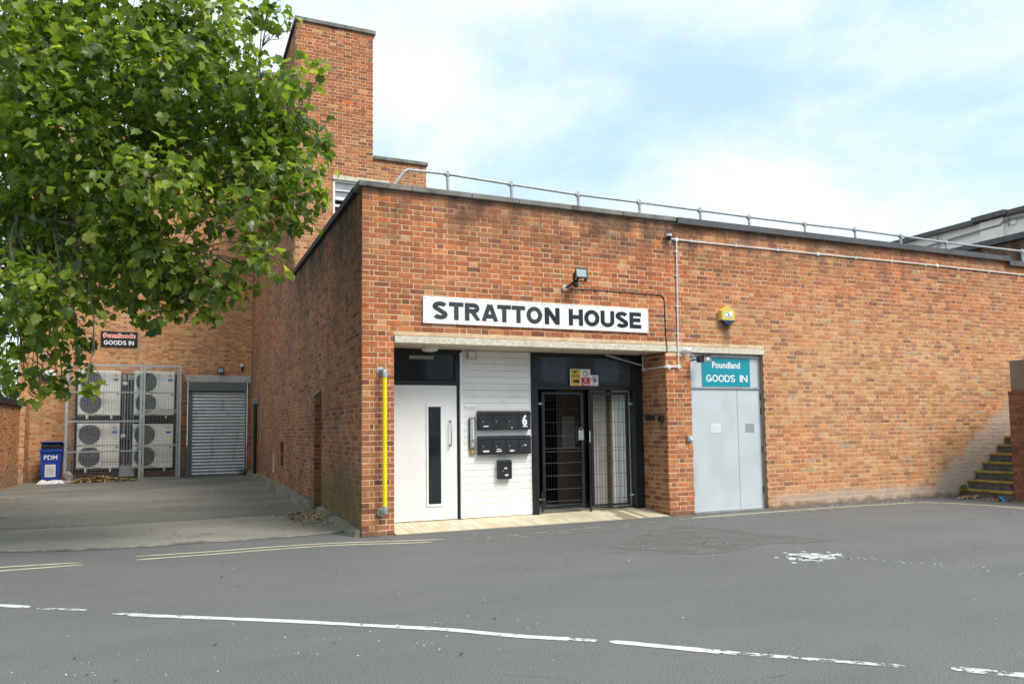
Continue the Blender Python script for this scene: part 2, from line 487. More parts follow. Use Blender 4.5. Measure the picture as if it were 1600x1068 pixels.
def mat_slat():
    m, t = new_mat('shutter_steel')
    p = t.pos()
    v = t.noise(8, 5, t.scalev(p, (0.35, 1, 5)))
    c = t.ramp(v, [(0.3, (0.50, 0.52, 0.53)), (0.7, (0.68, 0.69, 0.70))])
    d = t.step(t.noise(3, 6, t.scalev(p, (1, 1, 0.4))), 0.55, 0.7)
    c = t.mix(t.math('MULTIPLY', d, 0.4), c, (0.22, 0.21, 0.20))
    t.out(c, 0.38, 0.75, t.bump(v, 0.15, 0.004))
    return m


def mat_glass(name='window_glass', k_=1.0):
    m, t = new_mat(name)
    p = t.pos()
    c = t.ramp(t.noise(2.0, 3, p), [(0.3, (0.010 * k_, 0.013 * k_, 0.016 * k_)), (0.7, (0.022 * k_, 0.026 * k_, 0.031 * k_))])
    b = t.out(c, 0.045, 0, t.bump(t.noise(1.3, 2, p), 0.04, 0.02), 0.85)
    return m


def mat_leaf(name, stops, tmix=0.50):
    m, t = new_mat(name)
    tone = tone_input(t)
    p = t.pos()
    c = t.ramp(tone, stops)
    v = t.noise(25, 3, p)
    c = t.mix(0.3, c, t.mix(v, (0.5, 0.5, 0.5), c), 'MULTIPLY')
    c = t.ramp(tone, stops)
    b = t.n('ShaderNodeBsdfPrincipled')
    t.set(b.inputs['Base Color'], c)
    b.inputs['Roughness'].default_value = 0.36
    b.inputs['Specular IOR Level'].default_value = 0.65
    tr = t.n('ShaderNodeBsdfTranslucent')
    t.set(tr.inputs[0], t.mix(1.0, c, (1.7, 1.9, 0.8), 'MULTIPLY'))
    mx = t.n('ShaderNodeMixShader')
    mx.inputs[0].default_value = tmix
    t.t.links.new(b.outputs[0], mx.inputs[1])
    t.t.links.new(tr.outputs[0], mx.inputs[2])
    o = t.n('ShaderNodeOutputMaterial')
    t.t.links.new(mx.outputs[0], o.inputs[0])
    return m


M['lintel'] = mat_lintel()
M['concrete'] = mat_concrete()
M['apron'] = mat_concrete('sunlit_apron_concrete', 1.5)  # brighter copy of the alley concrete: sunlight on the front slab, as colour
M['asphalt'] = mat_asphalt()
M['asphaltpatch'] = mat_grit('loose_grit')
M['yline'] = mat_paint('yellow_road_paint', (0.66, 0.61, 0.40), 0.40, 9)
M['ylineworn'] = mat_paint('worn_yellow_road_paint', (0.40, 0.36, 0.24), 0.50, 7)
M['wline'] = mat_paint('white_road_paint', (0.72, 0.72, 0.68), 0.385, 11)
M['wlineworn'] = mat_paint('worn_white_road_paint', (0.66, 0.66, 0.62), 0.47, 12)
M['splat'] = mat_paint('spilt_white_paint', (0.70, 0.70, 0.68), 0.475, 8)
M['tile'] = mat_paving()
M['slat'] = mat_slat()
M['glass'] = mat_glass()
M['glassreflect'] = mat_glass('reflection_grey_glass', 2.6)  # paler reflection in the pane is put into its base colour
M['leaf'] = mat_leaf('plane_leaf', [(0.0, (0.058, 0.098, 0.022)), (0.28, (0.115, 0.175, 0.030)), (0.55, (0.190, 0.255, 0.038)), (0.80, (0.31, 0.36, 0.055)), (0.97, (0.40, 0.45, 0.10)), (1.0, (0.55, 0.52, 0.12))])
M['bushleaf'] = mat_leaf('bush_leaf', [(0.0, (0.10, 0.14, 0.02)), (0.6, (0.22, 0.26, 0.05)), (1.0, (0.42, 0.40, 0.10))])
M['dryleaf'] = mat_leaf('dry_leaf', [(0.0, (0.16, 0.09, 0.04)), (0.5, (0.36, 0.23, 0.10)), (1.0, (0.55, 0.42, 0.24))], 0.15)


# ------------------------------------------------------------------ mesh helper
class MB:
    def __init__(self):
        self.v, self.f, self.t = [], [], []

    def add(self, vs, fs, tone=0.5):
        k = len(self.v)
        self.v += [tuple(p) for p in vs]
        self.f += [tuple(i + k for i in f) for f in fs]
        self.t += [tone] * len(fs)
        return self

    def box(self, x0, x1, y0, y1, z0, z1, b=0.0, tone=0.5):
        if b <= 0:
            vs = [(x, y, z) for x in (x0, x1) for y in (y0, y1) for z in (z0, z1)]
            fs = [(0, 1, 3, 2), (4, 6, 7, 5), (0, 4, 5, 1), (2, 3, 7, 6), (0, 2, 6, 4), (1, 5, 7, 3)]
            return self.add(vs, fs, tone)
        # chamfered box: 24 vertices
        c = [(x0 + x1) / 2, (y0 + y1) / 2, (z0 + z1) / 2]
        h = [(x1 - x0) / 2, (y1 - y0) / 2, (z1 - z0) / 2]
        vs, idx = [], {}
        for sx_ in (-1, 1):
            for sy_ in (-1, 1):
                for sz_ in (-1, 1):
                    for ax in range(3):
                        s = (sx_, sy_, sz_)
                        q = [c[i] + s[i] * (h[i] - (0 if i == ax else b)) for i in range(3)]
                        idx[(s, ax)] = len(vs)
                        vs.append(q)
        fs = []
        for ax in range(3):
            o = [i for i in range(3) if i != ax]
            for sg in (-1, 1):
                q = []
                for a_, b_ in ((-1, -1), (1, -1), (1, 1), (-1, 1)):
                    s = [0, 0, 0]
                    s[ax], s[o[0]], s[o[1]] = sg, a_, b_
                    q.append(idx[(tuple(s), ax)])
                fs.append(q)
        for ax in range(3):
            o = [i for i in range(3) if i != ax]
            for s0 in (-1, 1):
                for s1 in (-1, 1):
                    sA, sB = [0, 0, 0], [0, 0, 0]
                    sA[o[0]] = sB[o[0]] = s0
                    sA[o[1]] = sB[o[1]] = s1
                    sA[ax], sB[ax] = -1, 1
                    sA, sB = tuple(sA), tuple(sB)
                    fs.append((idx[(sA, o[0])], idx[(sB, o[0])], idx[(sB, o[1])], idx[(sA, o[1])]))
        for s in [(a_, b_, c_) for a_ in (-1, 1) for b_ in (-1, 1) for c_ in (-1, 1)]:
            fs.append((idx[(s, 0)], idx[(s, 1)], idx[(s, 2)]))
        return self.add(vs, fs, tone)

    def tube(self, pts, r, n=8, caps=True, tone=0.5):
        pts = [Vector(p) for p in pts]
        rs = r if isinstance(r, (list, tuple)) else [r] * len(pts)
        vs, fs = [], []
        up = None
        for i, p in enumerate(pts):
            if i == 0:
                d = pts[1] - pts[0]
            elif i == len(pts) - 1:
                d = pts[-1] - pts[-2]
            else:
                d = (pts[i + 1] - p).normalized() + (p - pts[i - 1]).normalized()
            d.normalize()
            if up is None:
                up = Vector((0, 0, 1)) if abs(d.z) < 0.9 else Vector((0, 1, 0))
            a = d.cross(up)
            if a.length < 1e-5:
                a = d.cross(Vector((1, 0, 0)))
            a.normalize()
            b = a.cross(d).normalized()
            up = b
            for k in range(n):
                an = 2 * math.pi * k / n
                vs.append(p + (a * math.cos(an) + b * math.sin(an)) * rs[i])
        for i in range(len(pts) - 1):
            for k in range(n):
                fs.append((i * n + k, i * n + (k + 1) % n, (i + 1) * n + (k + 1) % n, (i + 1) * n + k))
        if caps:
            fs.append(tuple(range(n))[::-1])
            fs.append(tuple((len(pts) - 1) * n + k for k in range(n)))
        return self.add(vs, fs, tone)

    def prism(self, poly, axis, a, b, tone=0.5):
        """2-D polygon extruded along an axis; the polygon holds the other two coordinates in xyz order"""
        n = len(poly)
        vs = []
        for w in (a, b):
            for p in poly:
                q = list(p)
                q.insert(axis, w)
                vs.append(q)
        fs = [tuple(range(n))[::-1], tuple(range(n, 2 * n))] + [(i, (i + 1) % n, n + (i + 1) % n, n + i) for i in range(n)]
        return self.add(vs, fs, tone)

    def lathe(self, prof, origin, axis, n=16, tone=0.5):
        """profile [(radius, distance along the axis)]"""
        ax = Vector(axis).normalized()
        u = ax.orthogonal().normalized()
        w = ax.cross(u)
        o = Vector(origin)
        vs, fs = [], []
        for r, h in prof:
            for k in range(n):
                an = 2 * math.pi * k / n
                vs.append(o + ax * h + (u * math.cos(an) + w * math.sin(an)) * r)
        for i in range(len(prof) - 1):
            for k in range(n):
                fs.append((i * n + k, i * n + (k + 1) % n, (i + 1) * n + (k + 1) % n, (i + 1) * n + k))
        fs.append(tuple(range(n))[::-1])
        fs.append(tuple((len(prof) - 1) * n + k for k in range(n)))
        return self.add(vs, fs, tone)

    def build(self, name, mat, parent=None, smooth=False, kind=None, off=None):
        me = bpy.data.meshes.new(name)
        vs = self.v
        if off is not None:
            vs = [(p[0] - off[0], p[1] - off[1], p[2] - off[2]) for p in vs]
        me.from_pydata(vs, [], self.f)
        me.materials.append(mat)
        at = me.attributes.new('tone', 'FLOAT', 'FACE')
        at.data.foreach_set('value', self.t)
        me.update()
        if smooth:
            me.polygons.foreach_set('use_smooth', [True] * len(me.polygons))
            try:
                me.set_sharp_from_angle(angle=R(38))
            except Exception:
                pass
        o = bpy.data.objects.new(name, me)
        COL.objects.link(o)
        if off is not None:
            o.location = off
        if parent is not None:
            o.parent = parent
            if off is not None:
                o.location = Vector(off) - Vector(WORLD_LOC.get(parent.name, (0, 0, 0)))
            elif parent.name in WORLD_LOC:
                o.location = -Vector(WORLD_LOC[parent.name])
        WORLD_LOC[o.name] = tuple(off) if off is not None else (0, 0, 0)
        if kind:
            o['kind'] = kind
        return o


WORLD_LOC = {}


def thing(name, label, cat, loc=(0, 0, 0), group=None):
    o = bpy.data.objects.new(name, None)
    COL.objects.link(o)
    o.empty_display_size = 0.2
    o.location = loc
    WORLD_LOC[o.name] = tuple(loc)
    o['label'] = label
    o['category'] = cat
    if group:
        o['group'] = group
    return o


def tag(o, label, cat, group=None, kind=None):
    o['label'] = label
    o['category'] = cat
    if group:
        o['group'] = group
    if kind:
        o['kind'] = kind
    return o


def text_mb(body, x0, x1, z0, z1, y, bold=0.0, depth=0.002, axis='y', italic=0.0, fixed=None):
    """Flat lettering fitted to a rectangle of a wall that faces -Y (or -X)."""
    cu = bpy.data.curves.new('text', 'FONT')
    cu.body = body
    cu.size = 1.0
    cu.offset = bold
    cu.resolution_u = 3
    cu.shear = italic
    ob = bpy.data.objects.new('text_source', cu)
    COL.objects.link(ob)
    dg = bpy.context.evaluated_depsgraph_get()
    me = bpy.data.meshes.new_from_object(ob.evaluated_get(dg))
    vs = [v.co.copy() for v in me.vertices]
    fs = [tuple(p.vertices) for p in me.polygons]
    bpy.data.objects.remove(ob)
    bpy.data.curves.remove(cu)
    bpy.data.meshes.remove(me)
    ax0, ax1 = min(v.x for v in vs), max(v.x for v in vs)
    ay0, ay1 = min(v.y for v in vs), max(v.y for v in vs)
    out = []
    for v in vs:
        a = x0 + (v.x - ax0) / (ax1 - ax0) * (x1 - x0)
        b = z0 + (v.y - ay0) / (ay1 - ay0) * (z1 - z0)
        out.append((a, y, b) if axis == 'y' else (y, a, b))
    mb = MB()
    mb.add(out, fs)
    return mb


# ------------------------------------------------------------------ brickwork
BL, BH, J, CO = 0.215, 0.065, 0.010, 0.075


def rows_of(u0, u1, v0, v1, holes, phase=0, rg=rnd, vbase=0.0):
    """Flemish bond: list of (ua, ub, va, vb)"""
    out = []
    k0 = int(math.floor((v0 - vbase) / CO))
    k = k0
    while vbase + k * CO < v1 - 0.01:
        va, vb = vbase + k * CO + J / 2, vbase + (k + 1) * CO - J / 2
        va, vb = max(va, v0), min(vb, v1)
        if vb - va < 0.02:
            k += 1
            continue
        odd = (k + phase) % 2
        seq, u = [], u0
        if odd:
            seq += [0.1025, 0.046]
        i = 0
        edges = []
        while u < u1:
            w = seq[i] if i < len(seq) else (BL if (i - len(seq)) % 2 == 0 else 0.1025)
            edges.append((u, min(u + w, u1)))
            u += w + J
            i += 1
        for ua, ub in edges:
            segs = [(ua, ub)]
            for h in holes:
                if h[2] < vb - 0.012 and h[3] > va + 0.012:
                    ns = []
                    for a, b in segs:
                        if b <= h[0] or a >= h[1]:
                            ns.append((a, b))
                        else:
                            if a < h[0]:
                                ns.append((a, h[0]))
                            if b > h[1]:
                                ns.append((h[1], b))
                    segs = ns
            for a, b in segs:
                if b - a > 0.028:
                    out.append((a, b, va, vb))
        k += 1
    return out


def brick_geom(ua, ub, va, vb, o, u, n, rg, depth=0.03, rough=1.0):
    """8-corner brick with a chamfered, slightly tilted face; o origin, u along, n outward; returns verts, faces"""
    pr = rg.uniform(-0.002, 0.0028) * rough
    c = 0.0035
    t1, t2 = rg.uniform(-.0014, .0014) * rough, rg.uniform(-.0014, .0014) * rough
    j = [rg.uniform(-.0022, .0022) * rough for _ in range(8)]
    ua += j[0]
    ub += j[1]
    va += j[2]
    vb += j[3]
    vs = []
    for (a, b, d) in ((ua, va, -depth), (ub, va, -depth), (ub, vb, -depth), (ua, vb, -depth),
                      (ua, va, pr - c), (ub, va, pr - c), (ub, vb, pr - c), (ua, vb, pr - c),
                      (ua + c, va + c, pr + t1), (ub - c, va + c, pr + t2), (ub - c, vb - c, pr - t1), (ua + c, vb - c, pr - t2)):
        vs.append((o[0] + u[0] * a + n[0] * d, o[1] + u[1] * a + n[1] * d, o[2] + b + n[2] * d))
    fs = [(0, 1, 5, 4), (1, 2, 6, 5), (2, 3, 7, 6), (3, 0, 4, 7), (4, 5, 9, 8), (5, 6, 10, 9), (6, 7, 11, 10), (7, 4, 8, 11), (8, 9, 10, 11)]
    return vs, fs


def brick_wall(parent, name, o, u, n, W_, z0, z1, holes=(), kind='facade', singles=0, thick=0.28, umin=0.0, phase=0, seed=1, label=None,
               inset=0.0035, ends=(0.0, 0.0), vis=None, tone_fn=None, stuff_name='brick_courses'):
    """o: world origin at ground (z=0) level, u: unit vector along, n: outward normal."""
    rg = random.Random(seed)
    bm_, mm_ = BM[kind]
    mh = [(h[0] - 0.004, h[1] + 0.004, h[2], h[3] + (0.004 if h[3] < z1 else 0)) for h in holes]
    bh, holes = holes, mh
    cuts_u = sorted(set([umin + ends[0], W_ - ends[1]] + [h[0] for h in holes] + [h[1] for h in holes]))
    cuts_v = sorted(set([z0, z1] + [h[2] for h in holes] + [h[3] for h in holes]))
    cuts_u = [c for c in cuts_u if umin + ends[0] <= c <= W_ - ends[1]]
    cuts_v = [c for c in cuts_v if z0 <= c <= z1]
    nu, nv = len(cuts_u) - 1, len(cuts_v) - 1

    def solid(i, j):
        if i < 0 or j < 0 or i >= nu or j >= nv:
            return False
        a, b = (cuts_u[i] + cuts_u[i + 1]) / 2, (cuts_v[j] + cuts_v[j + 1]) / 2
        return not any(h[0] < a < h[1] and h[2] < b < h[3] for h in holes)

    def P(a, b, d):
        return (o[0] + u[0] * a + n[0] * d, o[1] + u[1] * a + n[1] * d, o[2] + b)
    mb = MB()
    f0, f1 = -inset, -inset - thick
    for i in range(nu):
        for j in range(nv):
            if not solid(i, j):
                continue
            a, b, c, d = cuts_u[i], cuts_u[i + 1], cuts_v[j], cuts_v[j + 1]
            mb.add([P(a, c, f0), P(b, c, f0), P(b, d, f0), P(a, d, f0)], [(0, 1, 2, 3)])
            mb.add([P(a, c, f1), P(b, c, f1), P(b, d, f1), P(a, d, f1)], [(3, 2, 1, 0)])
            if not solid(i - 1, j):
                mb.add([P(a, c, f0), P(a, c, f1), P(a, d, f1), P(a, d, f0)], [(3, 2, 1, 0)])
            if not solid(i + 1, j):
                mb.add([P(b, c, f0), P(b, c, f1), P(b, d, f1), P(b, d, f0)], [(0, 1, 2, 3)])
            if not solid(i, j - 1):
                mb.add([P(a, c, f0), P(b, c, f0), P(b, c, f1), P(a, c, f1)], [(3, 2, 1, 0)])
            if not solid(i, j + 1):
                mb.add([P(a, d, f0), P(b, d, f0), P(b, d, f1), P(a, d, f1)], [(0, 1, 2, 3)])
    wall = mb.build(name, mm_, parent)
    if label:
        wall['label'] = label
    bricks = rows_of(umin, W_, z0, z1, list(bh), phase, rg)
    score = []
    if singles:
        for i, (a, b, c, d) in enumerate(bricks):
            q = Vector(P((a + b) / 2, (c + d) / 2, 0))
            if b - a < 0.2 or (vis and not vis((a + b) / 2, (c + d) / 2)):
                continue
            score.append(((q - CAM).length, i))
        score.sort()
    chosen = set(i for _, i in score[:singles])
    st = MB()
    for i, (a, b, c, d) in enumerate(bricks):
        tone = rg.random() if tone_fn is None else tone_fn(rg, (a + b) / 2, (c + d) / 2)
        vs, fs = brick_geom(a, b, c, d, o, u, n, rg)
        if i in chosen:
            one = MB().add(vs, fs, 0.0)
            q = P((a + b) / 2, (c + d) / 2, 0)
            ob = one.build('brick', bm_, wall, off=q)
            ob['tone'] = tone
        else:
            st.add(vs, fs, tone)
    if st.f:
        st.build(stuff_name, bm_, wall, kind='stuff')
    return wall


# ================================================================== SETTING: ground
MB().box(-90, 90, -90, 90, -0.5, 0.0).build('road', M['asphalt'], kind='structure')

# alley slab of concrete, its front edge worn
edge = [(-9.5, 1.35), (-6.4, 1.15), (-5.2, 1.0), (-4.2, 0.90), (-3.6, 0.66), (-3.2, 0.56), (-2.6, 0.50), (-2.06, 0.53), (-1.5, 0.47), (-0.87, 0.52), (-0.4, 0.60), (-0.02, 0.70)]
pts = []
for i in range(len(edge) - 1):
    for k in range(8):
        s = k / 8
        pts.append((edge[i][0] * (1 - s) + edge[i + 1][0] * s, edge[i][1] * (1 - s) + edge[i + 1][1] * s + rnd.uniform(-.018, .018)))
pts.append(edge[-1])
joint = [(-9.5, 3.5), (-6.4, 3.42), (-4.63, 3.29), (-3.37, 3.17), (-2.02, 3.25), (-1.43, 3.32), (-0.53, 3.22), (-0.02, 3.18)]
jl = []
for i in range(len(joint) - 1):
    for k in range(5):
        s = k / 5
        jl.append((joint[i][0] * (1 - s) + joint[i + 1][0] * s, joint[i][1] * (1 - s) + joint[i + 1][1] * s + rnd.uniform(-.012, .012)))
jl.append(joint[-1])
MB().prism(pts + [(x_, y_ - .011) for x_, y_ in jl[::-1]], 2, -0.2, 0.020).build('alley_apron', M['apron'], kind='structure')
MB().prism([(x_, y_ + .011) for x_, y_ in jl] + [(-0.02, 17.0), (-9.5, 17.0)], 2, -0.2, 0.024).build('alley_floor', M['concrete'], kind='structure')
MB().prism([(x_, y_ - .03) for x_, y_ in jl] + [(x_, y_ + .03) for x_, y_ in jl[::-1]], 2, -0.1, 0.006).build('alley_joint', M['blackfelt'], kind='structure')

# ragged lighter kerb lip along that edge
mb = MB()
for i in range(0, len(pts) - 1):
    a, b = pts[i], pts[i + 1]
    w = 0.025 + rnd.uniform(-.02, .02)
    mb.add([(a[0], a[1] - w, 0.006), (b[0], b[1] - w, 0.006), (b[0], b[1], 0.024), (a[0], a[1], 0.024), (a[0], a[1] + .03, 0.024), (b[0], b[1] + .03, 0.024)], [(0, 1, 2, 3), (3, 2, 5, 4)])
mb.build('alley_edge', simple('kerb_lip', (0.21, 0.20, 0.17), 0.9, 0, 0.45, 5.0, 0.4), kind='structure')

# rough asphalt patch
pp = [(2.50, -2.25), (2.75, -2.15), (3.2, -1.65), (3.75, -1.28), (4.2, -1.00), (4.45, -1.02), (4.6, -1.45), (4.8, -2.0), (5.0, -2.7), (5.15, -3.15), (4.8, -3.12), (4.2, -2.95), (3.6, -3.2), (3.1, -3.22), (2.8, -3.05), (2.72, -2.65), (2.45, -2.5)]


def wobble(poly, n=5, amp=0.03):
    out = []
    for i in range(len(poly)):
        a, b = poly[i], poly[(i + 1) % len(poly)]
        for k in range(n):
            s = k / n
            out.append((a[0] * (1 - s) + b[0] * s + rnd.uniform(-amp, amp), a[1] * (1 - s) + b[1] * s + rnd.uniform(-amp, amp)))
    return out


ppw = wobble(pp, 4, 0.022)
pc_ = (3.9, -2.3, 0.005)
MB().add([(a, b, 0.005) for a, b in ppw] + [pc_], [(i, (i + 1) % len(ppw), len(ppw)) for i in range(len(ppw))]).build('road_patch', M['asphaltpatch'], kind='structure')


def ribbon(path, width, z, mat, name, lift=0.004, jit=0.004, seg=6):
    """painted line along a path; Catmull-Rom smoothed"""
    P_ = [Vector((p[0], p[1], 0)) for p in path]
    ext = [P_[0] * 2 - P_[1]] + P_ + [P_[-1] * 2 - P_[-2]]
    c = []
    for i in range(1, len(ext) - 2):
        for k in range(seg):
            t = k / seg
            p0, p1, p2, p3 = ext[i - 1], ext[i], ext[i + 1], ext[i + 2]
            c.append(0.5 * ((2 * p1) + (p2 - p0) * t + (2 * p0 - 5 * p1 + 4 * p2 - p3) * t * t + (3 * p1 - p0 - 3 * p2 + p3) * t ** 3))
    c.append(P_[-1])
    vs, fs = [], []
    for i, p in enumerate(c):
        d = (c[min(i + 1, len(c) - 1)] - c[max(i - 1, 0)]).normalized()
        nrm = Vector((-d.y, d.x, 0))
        w = width * (1 + rnd.uniform(-0.10, 0.10)) * (0.4 if i in (0, len(c) - 1) else 1)
        a, b = p + nrm * (w / 2 + rnd.uniform(-jit, jit)), p - nrm * (w / 2 + rnd.uniform(-jit, jit))
        vs += [(a.x, a.y, z + lift), (b.x, b.y, z + lift)]
    for i in range(len(c) - 1):
        fs.append((2 * i, 2 * i + 1, 2 * i + 3, 2 * i + 2))
    mb = MB()
    mb.add(vs, fs)
    o = mb.build(name, mat, kind='structure')
    return o


# double yellow lines
ya = [(-7.0, -0.45), (-5.2, -0.42), (-4.0, -0.39), (-3.22, -0.47)]
yb = [(-7.0, -0.72), (-5.2, -0.69), (-3.95, -0.655), (-3.18, -0.63)]
ribbon(ya, 0.065, 0, M['yline'], 'yellow_line')
ribbon(yb, 0.065, 0, M['yline'], 'yellow_line')
ribbon([(-2.68, -0.28), (-1.95, -0.33), (-1.15, -0.30), (-0.60, -0.33), (-0.15, -0.42), (0.45, -0.60), (0.9, -0.70)], 0.065, 0, M['yline'], 'yellow_line')
ribbon([(-2.67, -0.56), (-1.95, -0.55), (-1.14, -0.52), (-0.60, -0.53), (-0.15, -0.62), (0.40, -0.80), (0.7, -0.86)], 0.065, 0, M['yline'], 'yellow_line')
ribbon([(1.0, -0.86), (1.8, -0.82), (2.9, -0.68), (4.0, -0.52), (5.0, -0.44)], 0.065, 0, M['ylineworn'], 'yellow_line')
ribbon([(1.2, -1.02), (2.0, -1.0), (3.0, -0.86), (4.1, -0.70)], 0.05, 0, M['ylineworn'], 'yellow_line')
ribbon([(5.0, -0.40), (5.9, -0.36), (7.0, -0.34), (8.0, -0.34), (9.0, -0.38), (9.86, -0.44)], 0.07, 0, M['yline'], 'yellow_line')
ribbon([(5.4, -0.60), (6.5, -0.56), (7.5, -0.52), (8.6, -0.52), (9.6, -0.56)], 0.055, 0, M['ylineworn'], 'yellow_line')
ribbon([(9.86, -0.44), (10.15, -0.70), (10.36, -1.20), (10.46, -1.9), (10.5, -2.8), (10.5, -4.5)], 0.085, 0, M['yline'], 'yellow_line')
# white edge line
ribbon([(-2.72, -3.36), (-2.55, -3.46), (-2.42, -3.56)], 0.06, 0.001, M['wlineworn'], 'white_line')
ribbon([(-2.60, -3.45), (-2.30, -3.66), (-1.93, -3.92), (-1.40, -4.30), (-0.88, -4.705), (-0.50, -5.0), (-0.16, -5.345), (0.05, -5.52), (0.16, -5.60)], 0.082, 0, M['wline'], 'white_line')
ribbon([(0.16, -5.60), (0.30, -5.72)], 0.07, 0, M['wlineworn'], 'white_line')
ribbon([(0.36, -5.765), (0.56, -5.97), (0.78, -6.20), (0.86, -6.28)], 0.085, 0, M['wline'], 'white_line')
ribbon([(0.86, -6.28), (1.00, -6.41), (1.19, -6.59)], 0.07, 0, M['wlineworn'], 'white_line')
ribbon([(1.20, -6.60), (1.42, -6.80), (1.62, -6.98)], 0.06, 0, M['wlineworn'], 'white_line')
ribbon([(1.82, -7.12), (2.06, -7.37), (2.4, -7.7), (3.0, -8.3)], 0.10, 0, M['wlineworn'], 'white_line')
ribbon([(-4.4, -2.15), (-3.9, -2.42), (-3.58, -2.60), (-3.36, -2.78)], 0.085, 0, M['wline'], 'white_line')
ribbon([(-3.3, -2.86), (-3.05, -3.02), (-2.92, -3.12)], 0.05, 0, M['wlineworn'], 'white_line')
# spilt paint
mb = MB()
sp = [(3.98 + (a - 4.0) * .62, -3.90 + (b + 3.9) * .72) for a, b in [(3.45, -3.95), (3.62, -3.70), (3.9, -3.55), (4.25, -3.62), (4.45, -3.80), (4.7, -3.92), (4.35, -4.05), (4.2, -4.18), (3.95, -4.12), (3.8, -4.25), (3.62, -4.10)]]
mb.prism(wobble(sp, 4, 0.02), 2, 0.0, 0.006)
for k in range(12):
    a, r_ = rnd.uniform(0, 6.28), rnd.uniform(.2, .6)
    q, s = (4.0 + math.cos(a) * r_, -3.88 + math.sin(a) * r_ * .6), rnd.uniform(.008, .028)
    mb.prism([(q[0] + s * math.cos(t_), q[1] + s * math.sin(t_)) for t_ in (0, 1.1, 2.3, 3.4, 4.6, 5.5)], 2, 0.0, 0.006)
mb.build('paint_splash', M['splat'], kind='structure')
# trail of white drips
mb = MB()
for k in range(70):
    s = k / 70
    q = (4.4 + 1.2 * s + rnd.uniform(-.12, .12), -4.2 - 2.6 * s + rnd.uniform(-.1, .1))
    w = rnd.uniform(.004, .012)
    mb.prism([(q[0] + w * math.cos(t_), q[1] + w * math.sin(t_)) for t_ in (0, 1.3, 2.6, 3.9, 5.2)], 2, 0.0, 0.005)
mb.build('paint_drips', M['splat'], kind='structure')

# ================================================================== SINGLE-STOREY BUILDING
WX = 19.9
HA = 4.742
bld = thing('commercial_building', 'single-storey orange brick block with the white door and grey loading doors', 'building', (0, 0, 0))
holesF = [(0.445, 4.905, -0.2, 2.717), (4.905, 6.935, 2.607, 2.717), (5.385, 6.90, -0.2, 2.607)]


def infrontF(a, b):
    return True


def toneF(rg, a, b):
    return rg.random()


fw = brick_wall(bld, 'facade_wall', (0, 0, 0), (1, 0, 0), (0, -1, 0), WX, -0.06, HA, holesF, 'facade', singles=300, seed=11, ends=(0.006, 0))
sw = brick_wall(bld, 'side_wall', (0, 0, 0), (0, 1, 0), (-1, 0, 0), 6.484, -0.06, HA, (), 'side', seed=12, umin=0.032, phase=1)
# buttress on the side wall
brick_wall(bld, 'buttress', (-0.11, 3.18, 0), (1, 0, 0), (0, -1, 0), 0.108, 0.10, 2.02, (), 'side', seed=13, thick=0.02)
brick_wall(bld, 'buttress', (-0.11, 3.18, 0), (0, 1, 0), (-1, 0, 0), 0.34, 0.10, 2.02, (), 'side', seed=14, thick=0.09, umin=0.032)
MB().add([(-0.118, 3.17, 2.02), (-0.0, 3.17, 2.13), (-0.0, 3.54, 2.13), (-0.118, 3.54, 2.02), (-0.0, 3.17, 2.02), (-0.0, 3.54, 2.02)],
         [(0, 1, 2, 3), (0, 4, 1), (3, 2, 5), (0, 3, 5, 4)]).build('buttress_cap', M['coping'], bld)
# footing ledge along the side wall
mb = MB()
N = 60
pv = []
for i in range(N + 1):
    y = 0.03 + (16.3 - 0.03) * i / N
    w = 0.10 + rnd.uniform(-.02, .03) + (0.04 if y > 5 else 0)
    h = 0.085 + 0.10 * min(1, y / 8) + rnd.uniform(-.012, .012)
    pv.append((y, w, h))
for i in range(N):
    (y0, w0, h0), (y1, w1, h1) = pv[i], pv[i + 1]
    mb.add([(0.02, y0, h0 + .02), (0.02, y1, h1 + .02), (-w1 * .8, y1, h1), (-w0 * .8, y0, h0), (-w0, y0, 0.0), (-w1, y1, 0.0)], [(0, 1, 2, 3), (3, 2, 5, 4)])
mb.add([(0.02, 0.03, 0), (0.02, 0.03, pv[0][2] + .02), (-pv[0][1] * .8, 0.03, pv[0][2]), (-pv[0][1], 0.03, 0)], [(0, 1, 2, 3)])
mb.build('footing', simple('mossy_concrete', (0.20, 0.185, 0.15), 0.95, 0, 0.35, 4.0, 0.6, 40, dirt=((0.05, 0.045, 0.035), 2.5, 0.8)), bld)
for z in (0.62, 0.92):
    mb = MB()
    mb.box(-0.012, 0.0, 8.15, 8.55, z, z + 0.28)
    for k in range(5):
        mb.box(-0.018, -0.0125, 8.18 + k * .075, 8.21 + k * .075, z + .03, z + .25)
    mb.build('air_brick', M['airbrick'], bld)
mb = MB().box(-0.03, -0.002, 9.85, 9.90, 0.40, 0.85)
mb.build('vent_pipe', M['plastic'], bld)

# coping: separate stones, then a lead flashing over the right-hand run
x, k = -0.055, 0
while x < 5.1:
    L_ = min(rnd.choice([0.62, 0.75, 0.9, 0.9]), 5.16 - x)
    dz = rnd.uniform(-.004, .004)
    MB().box(x, x + L_ - 0.006, -0.055 + rnd.uniform(-.006, .006), 0.32, HA + 0.004 + dz, HA + 0.083 + dz, 0.008).build('coping_stone', M['coping'], fw)
    x += L_
MB().box(-0.062, 0.26, 0.325, 6.44, HA - 0.012, HA + 0.085, 0.004).build('side_coping', M['blackfelt'], sw)
mb = MB()
mb.box(5.165, 13.44, -0.075, 0.34, HA + 0.062, HA + 0.080)
mb.box(5.165, 13.44, -0.078, -0.060, HA - 0.022, HA + 0.061)
mb.build('flashing', M['flashing'], fw)
mb = MB()
mb.box(13.40, WX, -0.085, 0.34, HA - 0.020, HA - 0.004)
mb.box(13.40, WX, -0.088, -0.070, HA - 0.105, HA - 0.021)
mb.build('flashing', M['flashing'], fw)
